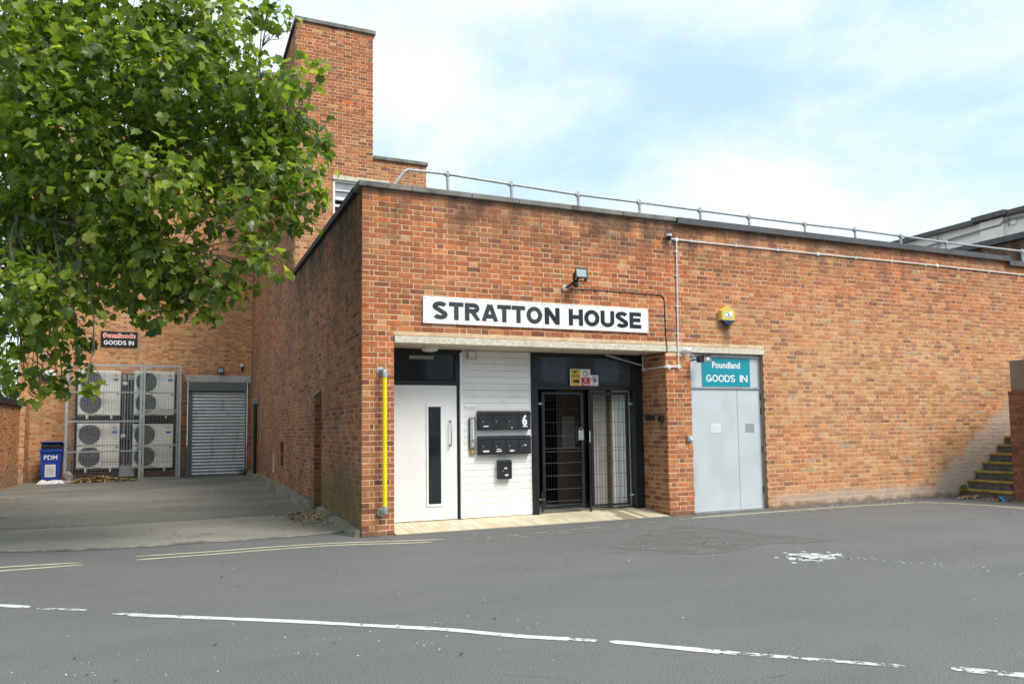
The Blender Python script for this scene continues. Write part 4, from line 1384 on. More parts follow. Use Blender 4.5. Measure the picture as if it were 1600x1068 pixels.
def block_text(word, x0, x1, z0, z1, y, st=.245):
    """heavy grotesque capitals drawn as strokes; st is the stroke width over the cap height"""
    h = st / 2
    t, b, m = 1 - h, h, .5

    def G(ch):
        if ch == 'S':
            w = .80
            p = _arc(w / 2, .735, w / 2 - h, .265 - h, 20, 90, 6)[0:] + _arc(w / 2, .735, w / 2 - h, .265 - h, 90, 225, 9)[1:]
            p = _arc(w / 2, .725, w / 2 - h, .275 - h, 22, 235, 14)
            q = _arc(w / 2, .275, w / 2 - h, .275 - h, 55, -158, 14)
            return w, [p + q]
        if ch == 'T':
            return .78, [[(0, t), (.78, t)], [(.39, t), (.39, 0)]]
        if ch == 'R':
            w = .84
            return w, [[(h, 0), (h, 1)], [(h, t), (.50, t)] + _arc(.50, .715, .26 - h + .04, .285 - h, 90, -90, 10) + [(h, .43 + h)], [(.42, .50), (.74, 0)]]
        if ch == 'A':
            w = .92
            return w, [[(h * .95, 0), (w / 2 - .02, 1)], [(w - h * .95, 0), (w / 2 + .02, 1)], [(.24, .30), (w - .24, .30)]]
        if ch == 'O':
            w = .92
            return w, [_arc(w / 2, .5, w / 2 - h, .5 - h, 0, 360, 32)]
        if ch == 'N':
            w = .84
            return w, [[(h, 0), (h, 1)], [(w - h, 0), (w - h, 1)], [(h * 1.1, 1 - h * .6), (w - h * 1.1, h * .6)]]
        if ch == 'H':
            w = .84
            return w, [[(h, 0), (h, 1)], [(w - h, 0), (w - h, 1)], [(h, .52), (w - h, .52)]]
        if ch == 'U':
            w = .84
            return w, [[(h, 1), (h, .36)] + _arc(w / 2, .36, w / 2 - h, .36 - h, 180, 360, 14) + [(w - h, 1)]]
        if ch == 'E':
            w = .74
            return w, [[(h, 0), (h, 1)], [(h, t), (w, t)], [(h, .52), (w * .93, .52)], [(h, b), (w, b)]]
        if ch == 'G':
            w = .90
            return w, [_arc(w / 2, .5, w / 2 - h, .5 - h, 40, 350, 26), [(w - h, .44), (w - h, .12)], [(w * .52, .46), (w, .46)]]
        if ch == 'D':
            w = .86
            return w, [[(h, 0), (h, 1)], [(h, t), (.40, t)] + _arc(.40, .5, w - h - .40, .5 - h, 90, -90, 16) + [(h, b)]]
        if ch == 'I':
            return st, [[(h, 0), (h, 1)]]
        return .30, []
    gl, x = [], 0
    for i, ch in enumerate(word):
        w, st_ = G(ch)
        gap = 0.075
        if ch in 'TA' and i and word[i - 1] in 'TA':
            gap = 0.035 if ch == word[i - 1] else -0.04
        x += gap if i else 0
        gl.append((x, st_))
        x += w
    sx_, sz_ = (x1 - x0) / x, (z1 - z0)
    mb = MB()
    lay = 0
    for gx, strokes in gl:
        for s in strokes:
            lay += 1
            yy = y - 0.00015 * (lay % 5)
            L, Rr = [], []
            closed = len(s) > 8 and abs(s[0][0] - s[-1][0]) < 1e-6 and abs(s[0][1] - s[-1][1]) < 1e-6
            for i, p in enumerate(s):
                a = s[i - 1] if i else (s[-2] if closed else p)
                c = s[i + 1] if i < len(s) - 1 else (s[1] if closed else p)
                d1 = Vector((p[0] - a[0], p[1] - a[1]))
                d2 = Vector((c[0] - p[0], c[1] - p[1]))
                d = (d1.normalized() if d1.length > 1e-9 else Vector((0, 0))) + (d2.normalized() if d2.length > 1e-9 else Vector((0, 0)))
                d.normalize()
                nx, nz = -d.y, d.x
                L.append((p[0] + nx * h, p[1] + nz * h))
                Rr.append((p[0] - nx * h, p[1] - nz * h))
            vs = [(x0 + (gx + min(max(q[0], -.02), 2)) * sx_, yy, z0 + min(max(q[1], 0), 1) * sz_) for pr_ in zip(L, Rr) for q in pr_]
            mb.add(vs, [(2 * i, 2 * i + 1, 2 * i + 3, 2 * i + 2) for i in range(len(s) - 1)])
    return mb


sg = thing('sign_board', 'long white sign reading STRATTON HOUSE above the entrance lintel', 'sign', (2.7, 0, 3.0))
sp1 = MB().box(0.852, 2.7165, -0.030, -0.012, 2.898, 3.283, 0.002).build('sign_panel', M['whitebright'], sg)
sp2 = MB().box(2.7195, 4.575, -0.030, -0.012, 2.898, 3.283, 0.002).build('sign_panel', M['whitebright'], sg)
block_text('STRATTO', 0.990, 2.700, 2.960, 3.215, -0.0315).build('lettering', M['inkgrey'], sp1)
block_text('N', 2.742, 2.992, 2.960, 3.215, -0.0315).build('lettering', M['ink'], sp2)
block_text('HOUSE', 3.148, 4.440, 2.960, 3.215, -0.0315).build('lettering', M['ink'], sp2)
mb = MB()
for x in (0.88, 1.35, 1.82, 2.29, 2.69, 2.745, 3.2, 3.65, 4.1, 4.55):
    for z in (2.925, 3.256):
        mb.lathe([(0.007, 0), (0.007, 0.003)], (x, -0.034, z), (0, 1, 0), 6)
mb.build('screws', M['steel'], sg, kind='stuff')

ps = thing('shop_sign', 'teal sign reading Poundland GOODS IN over the grey loading doors', 'sign', (6.13, 0.07, 2.06))
pp1 = MB().box(5.665, 6.665, YD - 0.006, YD - 0.0005, 2.068, 2.540).build('sign_panel', M['teal'], ps)
text_mb('Poundland', 5.875, 6.455, 2.372, 2.482, YD - 0.0075, 0.022).build('lettering', M['whitebright'], pp1)
block_text('GOODS', 5.745, 6.345, 2.145, 2.262, YD - 0.0075, .17).build('lettering', M['whitebright'], pp1)
block_text('IN', 6.440, 6.605, 2.145, 2.262, YD - 0.0075, .17).build('lettering', M['whitebright'], pp1)

fs = thing('goods_sign', 'small black sign with orange red lettering over GOODS IN on the rear wall', 'sign', (-3.9, RY, 4.1))
fp = MB().box(-4.455, -3.43, RY - 0.03, RY - 0.006, 4.125, 4.610, 0.003).build('sign_panel', M['ink'], fs)
text_mb('farmfoods', -4.40, -3.49, 4.408, 4.565, RY - 0.0315, 0.075).build('lettering', M['whitebright'], fp)
text_mb('farmfoods', -4.385, -3.505, 4.420, 4.553, RY - 0.0335, 0.030).build('lettering', simple('orange_red_print', (0.85, 0.13, 0.04), 0.5), fp)
block_text('GOODS IN', -4.37, -3.53, 4.195, 4.330, RY - 0.0315, .19).build('lettering', M['whitebright'], fp)

# three notices on the fanlight
YG = Y - 0.002


def ring(mb, cx, cz, r0, r1, y, n=24):
    vs = []
    for k in range(n):
        a = 2 * math.pi * k / n
        vs += [(cx + r0 * math.cos(a), y, cz + r0 * math.sin(a)), (cx + r1 * math.cos(a), y, cz + r1 * math.sin(a))]
    mb.add(vs, [(2 * k, 2 * k + 1, (2 * k + 3) % (2 * n), (2 * k + 2) % (2 * n)) for k in range(n)])
    return mb


def quad(mb, pts, y):
    mb.add([(p[0], y, p[1]) for p in pts], [tuple(range(len(pts)))])
    return mb


YG = Y - 0.034
n1 = thing('camera_notice', 'yellow camera warning notice on the dark fanlight', 'notice', (3.63, YG, 2.05))
b1 = MB().box(3.522, 3.712, YG, YG + 0.006, 2.062, 2.360).build('panel', M['white'], n1)
MB().box(3.533, 3.704, YG - 0.0015, YG - 0.0002, 2.072, 2.350).build('field', M['signy'], b1)
mb = MB()
quad(mb, [(3.565, 2.325), (3.645, 2.338), (3.655, 2.318), (3.62, 2.308), (3.575, 2.312)], YG - 0.003)
quad(mb, [(3.598, 2.312), (3.620, 2.312), (3.615, 2.285), (3.603, 2.285)], YG - 0.003)
for z in (2.262, 2.245, 2.228):
    quad(mb, [(3.545, z), (3.692, z), (3.692, z + .006), (3.545, z + .006)], YG - 0.003)
quad(mb, [(3.585, 2.140), (3.685, 2.140), (3.685, 2.185), (3.585, 2.185)], YG - 0.003)
quad(mb, [(3.555, 2.155), (3.578, 2.145), (3.578, 2.170)], YG - 0.003)
mb.build('camera_symbol', M['ink'], b1)
n2 = thing('tipping_notice', 'white and red No Fly Tipping notice between two smaller notices', 'notice', (3.8, YG, 2.05))
b2 = MB().box(3.714, 3.892, YG, YG + 0.006, 2.062, 2.360).build('panel', M['white'], n2)
MB().box(3.724, 3.884, YG - 0.0015, YG - 0.0002, 2.078, 2.228).build('field', M['red'], b2)
mb = ring(MB(), 3.804, 2.293, 0.040, 0.050, YG - 0.002)
quad(mb, [(3.770, 2.322), (3.777, 2.330), (3.838, 2.264), (3.831, 2.256)], YG - 0.0025)
mb.build('symbol', simple('dark_red_print', (0.26, 0.02, 0.02), 0.5), b2)
text_mb('No', 3.782, 3.826, 2.188, 2.217, YG - 0.003, 0.03).build('lettering', M['white'], b2)
text_mb('Fly', 3.780, 3.828, 2.142, 2.180, YG - 0.003, 0.03).build('lettering', M['white'], b2)
text_mb('Tipping', 3.742, 3.868, 2.092, 2.132, YG - 0.003, 0.03).build('lettering', M['white'], b2)
n3 = thing('entry_notice', 'small white prohibition notice with a raised hand, rightmost on the fanlight', 'notice', (3.97, YG, 2.05))
b3 = MB().box(3.894, 4.040, YG, YG + 0.006, 2.062, 2.265).build('panel', M['white'], n3)
mb = ring(MB(), 3.967, 2.192, 0.044, 0.055, YG - 0.002)
quad(mb, [(3.928, 2.225), (3.936, 2.233), (4.006, 2.160), (3.998, 2.152)], YG - 0.0025)
mb.build('symbol', simple('maroon_print', (0.30, 0.02, 0.03), 0.5), b3)
mb = MB()
quad(mb, [(3.955, 2.165), (3.990, 2.160), (3.996, 2.190), (3.985, 2.192), (3.952, 2.190)], YG - 0.0018)
for k in range(4):
    xk = 3.955 + k * .0095
    quad(mb, [(xk, 2.188), (xk + .007, 2.188), (xk + .006, 2.212 + (.006 if k in (1, 2) else 0)), (xk + .001, 2.212 + (.006 if k in (1, 2) else 0))], YG - 0.0018)
quad(mb, [(3.955, 2.170), (3.940, 2.188), (3.944, 2.194), (3.958, 2.182)], YG - 0.0018)
mb.build('hand_symbol', M['ink'], b3)
MB().box(3.902, 4.032, YG - 0.0015, YG - 0.0002, 2.073, 2.112).build('field', M['pink'], b3)
text_mb('NO ENTRY', 3.912, 4.022, 2.083, 2.103, YG - 0.002, 0.02).build('lettering', M['white'], b3)

# letter boxes
FY = Y - 0.006


def letter_box(x0, z0, label, style):
    w, h, d = 0.213, 0.283, 0.085
    t = thing('letter_box', label, 'letter box', (x0, FY, z0), 'black letter boxes on the white boarding')
    prof_ = [(FY, z0), (FY, z0 + h), (FY - d * .55, z0 + h + .004), (FY - d - .012, z0 + h - .035), (FY - d - .012, z0 + h - .048), (FY - d, z0 + h - .050), (FY - d, z0)]
    MB().prism(prof_, 0, x0, x0 + w).build('body', M['blackbox'], t)
    dr = MB().box(x0 + .014, x0 + w - .014, FY - d - .006, FY - d - .0005, z0 + .016, z0 + h - .062, .002).build('door', M['blackbox'], t)
    MB().lathe([(0.009, 0), (0.009, 0.005), (0.005, 0.006)], (x0 + .062, FY - d - .006, z0 + .125), (0, -1, 0), 10).build('lock', M['steel'], dr)
    f = FY - d - .0075
    if style == 'label':
        MB().box(x0 + .070, x0 + .150, f - .001, f + .001, z0 + .045, z0 + .062).build('name_label', M['plastic'], dr)
    elif style == 'slot':
        MB().box(x0 + .068, x0 + .155, f - .001, f + .001, z0 + .046, z0 + .066).build('slot', M['ink'], dr)
    elif style == 'slotmark':
        MB().box(x0 + .068, x0 + .155, f - .001, f + .001, z0 + .052, z0 + .070).build('slot', M['ink'], dr)
        MB().prism([(x0 + .095, z0 + .020), (x0 + .118, z0 + .024), (x0 + .112, z0 + .044), (x0 + .100, z0 + .042)], 1, f - .001, f + .001).build('sticker', M['plastic'], dr)
    elif style == 'six':
        text_mb('6', x0 + .066, x0 + .150, z0 + .055, z0 + .232, f - .0005, .045).build('number', M['whitebright'], dr)
        MB().box(x0 + .072, x0 + .158, f - .001, f + .001, z0 + .038, z0 + .054).build('name_label', M['cream'], dr)
    elif style == 'wide':
        MB().box(x0 + .062, x0 + .158, f - .001, f + .001, z0 + .043, z0 + .066).build('name_label', M['whitebright'], dr)
    elif style == 'two':
        MB().box(x0 + .066, x0 + .130, f - .001, f + .001, z0 + .074, z0 + .088).build('name_label', M['plastic'], dr)
        MB().prism([(x0 + .062, z0 + .040), (x0 + .150, z0 + .046), (x0 + .152, z0 + .066), (x0 + .062, z0 + .058)], 1, f - .001, f + .001).build('sticker', M['plastic'], dr)
    elif style == 'oval':
        MB().prism([(x0 + .060 + .045 * (1 + math.cos(a)), z0 + .055 + .015 * math.sin(a)) for a in [k * math.pi / 5 for k in range(10)]], 1, f - .001, f + .001).build('sticker', M['plastic'], dr)
    elif style == 'mixed':
        MB().box(x0 + .095, x0 + .130, f - .001, f + .001, z0 + .128, z0 + .145).build('sticker', M['plastic'], dr)
        MB().box(x0 + .068, x0 + .155, f - .001, f + .001, z0 + .052, z0 + .074).build('slot', M['ink'], dr)
    elif style == 'single':
        MB().box(x0 + .085, x0 + .130, f - .001, f + .001, z0 + .150, z0 + .174).build('sticker', M['plastic'], dr)
        MB().prism([(x0 + .090, z0 + .050), (x0 + .125, z0 + .040), (x0 + .152, z0 + .058), (x0 + .152, z0 + .074), (x0 + .090, z0 + .070)], 1, f - .001, f + .001).build('sticker', M['plastic'], dr)
    return t


for k, (lab, stl) in enumerate([('black letter box with a small white name strip, leftmost of the upper row', 'label'),
                                ('black letter box with a bare dark slot, second in the upper row', 'slot'),
                                ('black letter box with a white fleck under its slot, third in the upper row', 'slotmark'),
                                ('black letter box marked with a large white 6', 'six')]):
    letter_box(1.920 + k * 0.2165, 1.400, lab, stl)
for k, (lab, stl) in enumerate([('black letter box with one plain wide white label, leftmost of the lower row', 'wide'),
                                ('black letter box with two stacked white labels, second in the lower row', 'two'),
                                ('black letter box with an oval white sticker, third in the lower row', 'oval'),
                                ('black letter box with a slot and a tiny sticker below the one marked 6', 'mixed')]):
    letter_box(1.920 + k * 0.2165, 1.022, lab, stl)
letter_box(2.240, 0.650, 'lone black letter box hanging below the two rows', 'single')

ke = thing('door_intercom', 'narrow steel intercom with round buttons left of the letter boxes', 'intercom', (1.83, FY, 1.12))
MB().box(1.782, 1.880, FY - 0.035, FY, 1.118, 1.582, .004).build('back_box', M['blackbox'], ke)
kp = MB().box(1.790, 1.873, FY - 0.042, FY - 0.0355, 1.127, 1.572, .002).build('face_plate', M['steel'], ke)
for k in range(9):
    MB().lathe([(0.017, 0), (0.016, 0.004), (0.010, 0.006)], (1.842, FY - 0.0425, 1.545 - k * 0.034), (0, -1, 0), 12).build('button', M['plastic'], kp)
mb = MB()
for k in range(9):
    mb.box(1.797, 1.818, FY - .0435, FY - .0425, 1.54 - k * .034, 1.549 - k * .034)
mb.build('name_labels', M['white'], kp, kind='stuff')
MB().box(1.812, 1.855, FY - .044, FY - .0425, 1.150, 1.215).build('speaker_grille', M['sheetgrey'], kp)
ko = thing('key_switch', 'small square brass key switch under the intercom', 'switch', (1.83, FY, 1.03))
MB().box(1.792, 1.876, FY - 0.03, FY, 1.026, 1.108, .004).build('body', M['gold'], ko)
MB().lathe([(0.014, 0), (0.012, 0.008)], (1.834, FY - 0.031, 1.068), (0, -1, 0), 10).build('keyhole', M['alarmy'], ko)
js = thing('junction_box', 'grey junction box under the lintel at the top of the boarding', 'junction box', (1.83, FY, 2.48))
MB().box(1.760, 1.903, FY - 0.055, FY, 2.474, 2.606, .006).build('body', M['greyframe'], js)
MB().box(1.775, 1.888, FY - 0.059, FY - 0.0555, 2.490, 2.590, .002).build('cover', M['cream'], js)

# yellow guard rail by the corner
yr = thing('guard_rail', 'yellow vertical rail with grey elbows beside the white door', 'rail', (0.25, 0, 0.3))
zt, zb = 2.215, 0.318
MB().tube([(0.285, -0.115, 0.40), (0.285, -0.115, 2.13)], 0.031, 16).build('pole', M['yellow'], yr, smooth=True)
for z, sgn in ((zt, -1), (zb, 1)):
    e = MB()
    pts_ = [(0.262, -0.035, z), (0.278, -0.085, z), (0.285, -0.108, z + sgn * .012), (0.285, -0.115, z + sgn * .04), (0.285, -0.115, z + sgn * .09)]
    e.tube(pts_, [0.030, 0.036, 0.040, 0.038, 0.037], 14)
    e.lathe([(0.058, 0.0), (0.058, 0.008), (0.034, 0.012), (0.030, 0.04)], (0.258, -0.002, z), (0.1, -1, 0), 18)
    e.build('elbow_bracket', M['gal'], yr, smooth=True)

# floodlight and cable
fl = thing('floodlight', 'silver floodlight with a movement sensor above the long sign', 'floodlight', (3.13, 0, 3.55))
MB().lathe([(0.05, 0), (0.05, 0.03), (0.035, 0.05)], (3.10, -0.003, 3.53), (0, -1, 0), 14).build('wall_plate', M['cream'], fl, smooth=True)
MB().tube([(3.10, -0.05, 3.53), (3.14, -0.10, 3.56), (3.20, -0.16, 3.62), (3.25, -0.20, 3.66)], 0.016, 8).build('arm', M['black'], fl, smooth=True)
MB().lathe([(0.032, 0), (0.042, 0.02), (0.042, 0.07), (0.018, 0.10)], (3.20, -0.13, 3.61), (0.2, -0.5, -0.8), 12).build('sensor', M['ink'], fl, smooth=True)
mb = MB()
mb.box(3.175, 3.365, -0.175, -0.155, 3.615, 3.632)
mb.box(3.165, 3.178, -0.205, -0.150, 3.615, 3.735)
mb.box(3.362, 3.375, -0.205, -0.150, 3.615, 3.735)
mb.build('yoke', M['ink'], fl)
hd = MB()
cx_, cy_, cz_ = 3.27, -0.20, 3.725
tilt = 0.22
uu = Vector((1, 0, 0)); vv = Vector((0, math.sin(tilt), math.cos(tilt))); ww = Vector((0, -math.cos(tilt), math.sin(tilt)))


def fpt(a, b, c):
    p = Vector((cx_, cy_, cz_)) + uu * a + vv * b + ww * c
    return tuple(p)


hd.add([fpt(-.095, -.07, .03), fpt(.095, -.07, .03), fpt(.095, .075, .03), fpt(-.095, .075, .03), fpt(-.06, -.045, -.07), fpt(.06, -.045, -.07), fpt(.06, .05, -.07), fpt(-.06, .05, -.07)],
       [(4, 7, 6, 5), (0, 1, 5, 4), (1, 2, 6, 5), (2, 3, 7, 6), (3, 0, 4, 7)])
for (a0, a1, b0_, b1_) in ((-.100, .100, -.078, -.062), (-.100, .100, .065, .082), (-.100, -.085, -.062, .065), (.085, .100, -.062, .065)):
    vs = [fpt(a, b, c) for a in (a0, a1) for b in (b0_, b1_) for c in (.028, .045)]
    hd.add(vs, [(0, 1, 3, 2), (4, 6, 7, 5), (0, 4, 5, 1), (2, 3, 7, 6), (0, 2, 6, 4), (1, 5, 7, 3)])
lh = hd.build('lamp_head', M['black'], fl)
MB().add([fpt(-.085, -.062, .036), fpt(.085, -.062, .036), fpt(.085, .065, .036), fpt(-.085, .065, .036)], [(0, 1, 2, 3)]).build('lamp_glass', M['lens'], lh)
mb = MB()
mb.tube([(3.2, -0.006, 3.525), (3.5, -0.006, 3.535), (4.0, -0.006, 3.53), (4.5, -0.006, 3.528), (4.82, -0.006, 3.527), (4.875, -0.006, 3.51), (4.905, -0.006, 3.46), (4.915, -0.006, 3.1), (4.925, -0.006, 2.75), (4.925, -0.022, 2.70), (4.925, -0.022, 2.60), (4.89, 0.03, 2.585), (4.7, 0.2, 2.56), (4.6, 0.3, 2.585)], 0.0075, 6)
for x in (3.4, 3.62, 3.84, 4.08, 4.3, 4.55, 4.78):
    mb.box(x, x + .014, -0.018, -0.001, 3.508, 3.538)
for z in (3.35, 3.12, 2.9):
    mb.box(4.90, 4.925, -0.018, -0.001, z, z + .014)
tag(mb.build('cable', M['ink']), 'black cable clipped from the floodlight down to the lintel', 'cable')

# white conduit runs
cd = thing('conduit', 'white conduit along the top of the wall and down beside the loading doors', 'conduit', (5.17, 0, 4.4))
mb = MB()
mb.tube([(5.02, -0.020, 4.462), (5.6, -0.020, 4.455), (8.2, -0.020, 4.463), (8.25, -0.020, 4.463)], 0.0125, 8)
mb.tube([(8.25, -0.020, 4.463), (10.0, -0.020, 4.474), (11.3, -0.020, 4.478)], 0.0125, 8)
mb.tube([(11.3, -0.020, 4.478), (13.0, -0.020, 4.475), (15.5, -0.020, 4.47)], 0.0125, 8)
mb.build('pipe', M['plastic'], cd, smooth=True)
MB().tube([(5.165, -0.020, 4.455), (5.15, -0.020, 3.4), (5.136, -0.020, 2.38)], 0.0125, 8).build('pipe', M['plastic'], cd, smooth=True)
MB().tube([(5.136, -0.022, 2.371), (4.93, -0.022, 2.366), (4.880, -0.018, 2.366), (4.880, 0.05, 2.367), (4.880, 0.60, 2.372), (4.880, 0.615, 2.385), (4.880, 0.615, 2.60)], 0.0125, 8).build('pipe', M['plastic'], cd, smooth=True)
bx = MB()
for (x, z) in ((5.165, 4.455), (8.22, 4.463), (11.3, 4.478), (5.136, 2.371), (4.945, 2.366)):
    bx.lathe([(0.036, 0), (0.036, 0.035), (0.030, 0.04)], (x, -0.001, z), (0, -1, 0), 14)
bx.lathe([(0.032, 0), (0.032, 0.035)], (4.903, 0.612, 2.372), (-1, 0, 0), 12)
bx.build('junction_box', M['plastic'], cd, smooth=True)
sdl = MB()
x = 5.45
while x < 15:
    sdl.box(x, x + .018, -0.037, -0.001, 4.438, 4.492)
    x += 0.92
for z in (4.25, 3.85, 3.35, 2.9, 2.55):
    sdl.box(5.120, 5.182, -0.037, -0.001, z, z + .016)
sdl.build('saddle', M['plastic'], cd, kind='stuff')

dm = thing('dome_camera', 'small dark dome camera with a white base at the conduit end', 'camera', (4.97, 0, 4.45))
MB().lathe([(0.05, 0.0), (0.05, 0.035), (0.035, 0.04)], (4.985, -0.07, 4.52), (0, 0, -1), 14).build('base', M['plastic'], dm, smooth=True)
MB().lathe([(0.042, 0.0), (0.040, 0.03), (0.022, 0.055), (0.004, 0.06)], (4.985, -0.07, 4.478), (0, 0, -1), 14).build('dome', M['ink'], dm, smooth=True)
MB().tube([(5.0, -0.03, 4.47), (5.02, -0.03, 4.40), (5.045, -0.03, 4.37), (5.06, -0.02, 4.44)], 0.006, 6).build('lead', M['plastic'], dm)

al = thing('alarm_box', 'yellow hexagonal alarm box with dark blue base above the teal sign', 'alarm', (6.12, 0, 3.24))


def hexa(r, y0, y1, cx=6.118, cz=3.245, sx=1.0, lo=-9, hi=9):
    pts_ = []
    for k in range(6):
        a = math.pi / 6 + k * math.pi / 3
        pts_.append((cx + sx * r * math.cos(a), cz + r * math.sin(a)))
    return pts_


mb = MB()
h1, h2 = hexa(0.165, 0, 0), hexa(0.150, 0, 0)
n = 6
vs = [(p[0], -0.003, p[1]) for p in h1] + [(p[0], -0.075, p[1]) for p in h1] + [(p[0], -0.095, p[1]) for p in h2]
mb.add(vs, [(k, (k + 1) % 6, 6 + (k + 1) % 6, 6 + k) for k in range(6)] + [(6 + k, 6 + (k + 1) % 6, 12 + (k + 1) % 6, 12 + k) for k in range(6)] + [(12, 13, 14, 15, 16, 17)])
ab = mb.build('casing', M['alarmy'], al)
MB().prism([(6.118 - .145, 3.163), (6.118 + .145, 3.163), (6.118 + .06, 3.108), (6.118, 3.076), (6.118 - .06, 3.108)], 1, -0.099, -0.02).build('strobe_base', M['navy'], al)
MB().box(6.045, 6.195, -0.0975, -0.0955, 3.205, 3.305).build('label_plate', M['whitebright'], ab)
mb = MB()
mb.box(6.055, 6.185, -0.0985, -0.0976, 3.218, 3.232)
mb.box(6.055, 6.12, -0.0985, -0.0976, 3.280, 3.294)
mb.box(6.105, 6.135, -0.0985, -0.0976, 3.243, 3.270)
mb.build('print', M['blueprint'], ab)

rc = thing('bullet_camera', 'white round camera on the lintel pointing towards the teal sign', 'camera', (5.27, 0, 2.6))
MB().lathe([(0.055, 0.0), (0.055, 0.03), (0.05, 0.045), (0.03, 0.05)], (5.265, -0.012, 2.628), (0, -1, 0), 16).build('base', M['plastic'], rc, smooth=True)
MB().lathe([(0.032, 0.0), (0.048, 0.02), (0.048, 0.09), (0.040, 0.10)], (5.24, -0.06, 2.635), (0.75, -0.55, -0.15), 16).build('body', M['plastic'], rc, smooth=True)
MB().lathe([(0.034, 0.0), (0.030, 0.006)], (5.318, -0.117, 2.619), (0.75, -0.55, -0.15), 14).build('lens', M['ink'], rc, smooth=True)
MB().tube([(5.32, -0.02, 2.60), (5.40, -0.03, 2.57), (5.43, -0.05, 2.52), (5.50, -0.06, 2.515)], 0.006, 6).build('lead', M['plastic'], rc)

lf = thing('lamp', 'small black LED floodlight overlapping the corner of the teal sign', 'lamp', (5.5, 0, 2.5))
MB().tube([(5.425, 0.05, 2.485), (5.42, -0.06, 2.487), (5.42, -0.15, 2.49)], 0.012, 6).build('arm', M['ink'], lf)
MB().box(5.385, 5.475, -0.24, -0.15, 2.435, 2.540, .012).build('housing', M['ink'], lf)
lfh = MB().box(5.477, 5.610, -0.25, -0.16, 2.440, 2.540, .006).build('lamp_head', M['greyframe'], lf)
MB().box(5.495, 5.592, -0.254, -0.2505, 2.452, 2.528).build('lamp_glass', M['galdark'], lfh)
MB().box(5.520, 5.562, -0.257, -0.2545, 2.470, 2.512).build('led', M['whitebright'], lfh)
MB().box(5.455, 5.630, -0.27, -0.12, 2.543, 2.552).build('visor', M['ink'], lf)

so = thing('socket_box', 'small grey socket box on the brick pier left of the loading doors', 'socket', (5.3, 0, 1.21))
MB().box(5.262, 5.350, -0.055, -0.002, 1.165, 1.262, .008).build('body', M['gal'], so)
MB().lathe([(0.028, 0), (0.026, 0.02)], (5.315, -0.056, 1.213), (0, -1, 0), 12).build('cap', M['plastic'], so, smooth=True)
for (y0, y1, z0, z1, lab) in ((0.345, 0.555, 1.52, 1.60, 'wide black box low on the inner face of the brick pier'), (0.075, 0.185, 1.49, 1.60, 'small black box nearest the edge of the brick pier')):
    b_ = thing('switch_box', lab, 'switch', (4.905, (y0 + y1) / 2, z0))
    MB().box(4.85, 4.902, y0, y1, z0, z1, .006).build('body', M['blackbox'], b_)
    MB().box(4.846, 4.8495, y0 + .02, y1 - .02, z0 + .02, z1 - .02, .001).build('cover', M['black'], b_)

# little fittings round the shutter
for nm, x, z, lab in (('floodlight', -0.97, 3.40, 'tiny black floodlight standing on the lintel over the roller shutter'),):
    t_ = thing(nm, lab, 'floodlight', (x, RY, z))
    MB().box(x - .10, x + .10, RY - 0.22, RY - 0.10, z - .05, z + .12, .01).build('housing', M['ink'], t_)
    MB().box(x - .08, x + .08, RY - 0.225, RY - 0.2205, z - .03, z + .10).build('lamp_glass', M['greyframe'], t_)
    MB().box(x - .02, x + .02, RY - 0.10, RY - 0.004, z - .01, z + .03).build('arm', M['ink'], t_)
t_ = thing('bell', 'small white and dark bell fixed high beside the shutter corner', 'bell', (-0.3, RY, 3.5))
MB().lathe([(0.05, 0), (0.05, .08), (.03, .10)], (-0.30, RY - 0.004, 3.62), (0, -1, 0), 10).build('cover', M['plastic'], t_, smooth=True)
MB().lathe([(0.035, 0), (0.045, .12)], (-0.30, RY - 0.06, 3.56), (0, 0, -1), 10).build('body', M['ink'], t_, smooth=True)

# roof rail
rl = thing('roof_railing', 'grey tubular railing along the roof edge', 'railing', (0.6, 0.25, HA))
yr_ = 0.25
tops = [(1.321, 5.165), (2.345, 5.131), (3.503, 5.10), (4.647, 5.099), (5.87, 5.089), (6.923, 5.079), (8.21, 5.076), (9.458, 5.085), (10.673, 5.074), (11.962, 5.056), (14.338, 5.07), (16.8, 5.07)]
rp = [(0.50, yr_, 4.86), (0.53, yr_, 4.93), (0.66, yr_, 5.115), (0.72, yr_, 5.155)] + [(x, yr_, z) for x, z in tops]
MB().tube(rp, 0.021, 10).build('top_rail', M['gal'], rl, smooth=True)
MB().tube([(0.50, yr_, HA + .05), (0.50, yr_, 4.87)], 0.02, 8).build('post', M['galdark'], rl, smooth=True)
for (x, z) in tops:
    mb = MB()
    mb.tube([(x + .015, yr_, HA + .05), (x, yr_, z)], 0.023, 10)
    mb.lathe([(0.02, -.045), (0.033, -.035), (0.035, 0), (0.033, .035), (0.02, .045)], (x, yr_, z), (0, 0, 1), 10)
    mb.lathe([(0.03, -.05), (0.03, .05)], (x, yr_, z), (1, 0, 0), 10)
    mb.build('post', M['gal'], rl, smooth=True)

# ================================================================== AIR CONDITIONERS IN THEIR CAGE
AY = 16.10


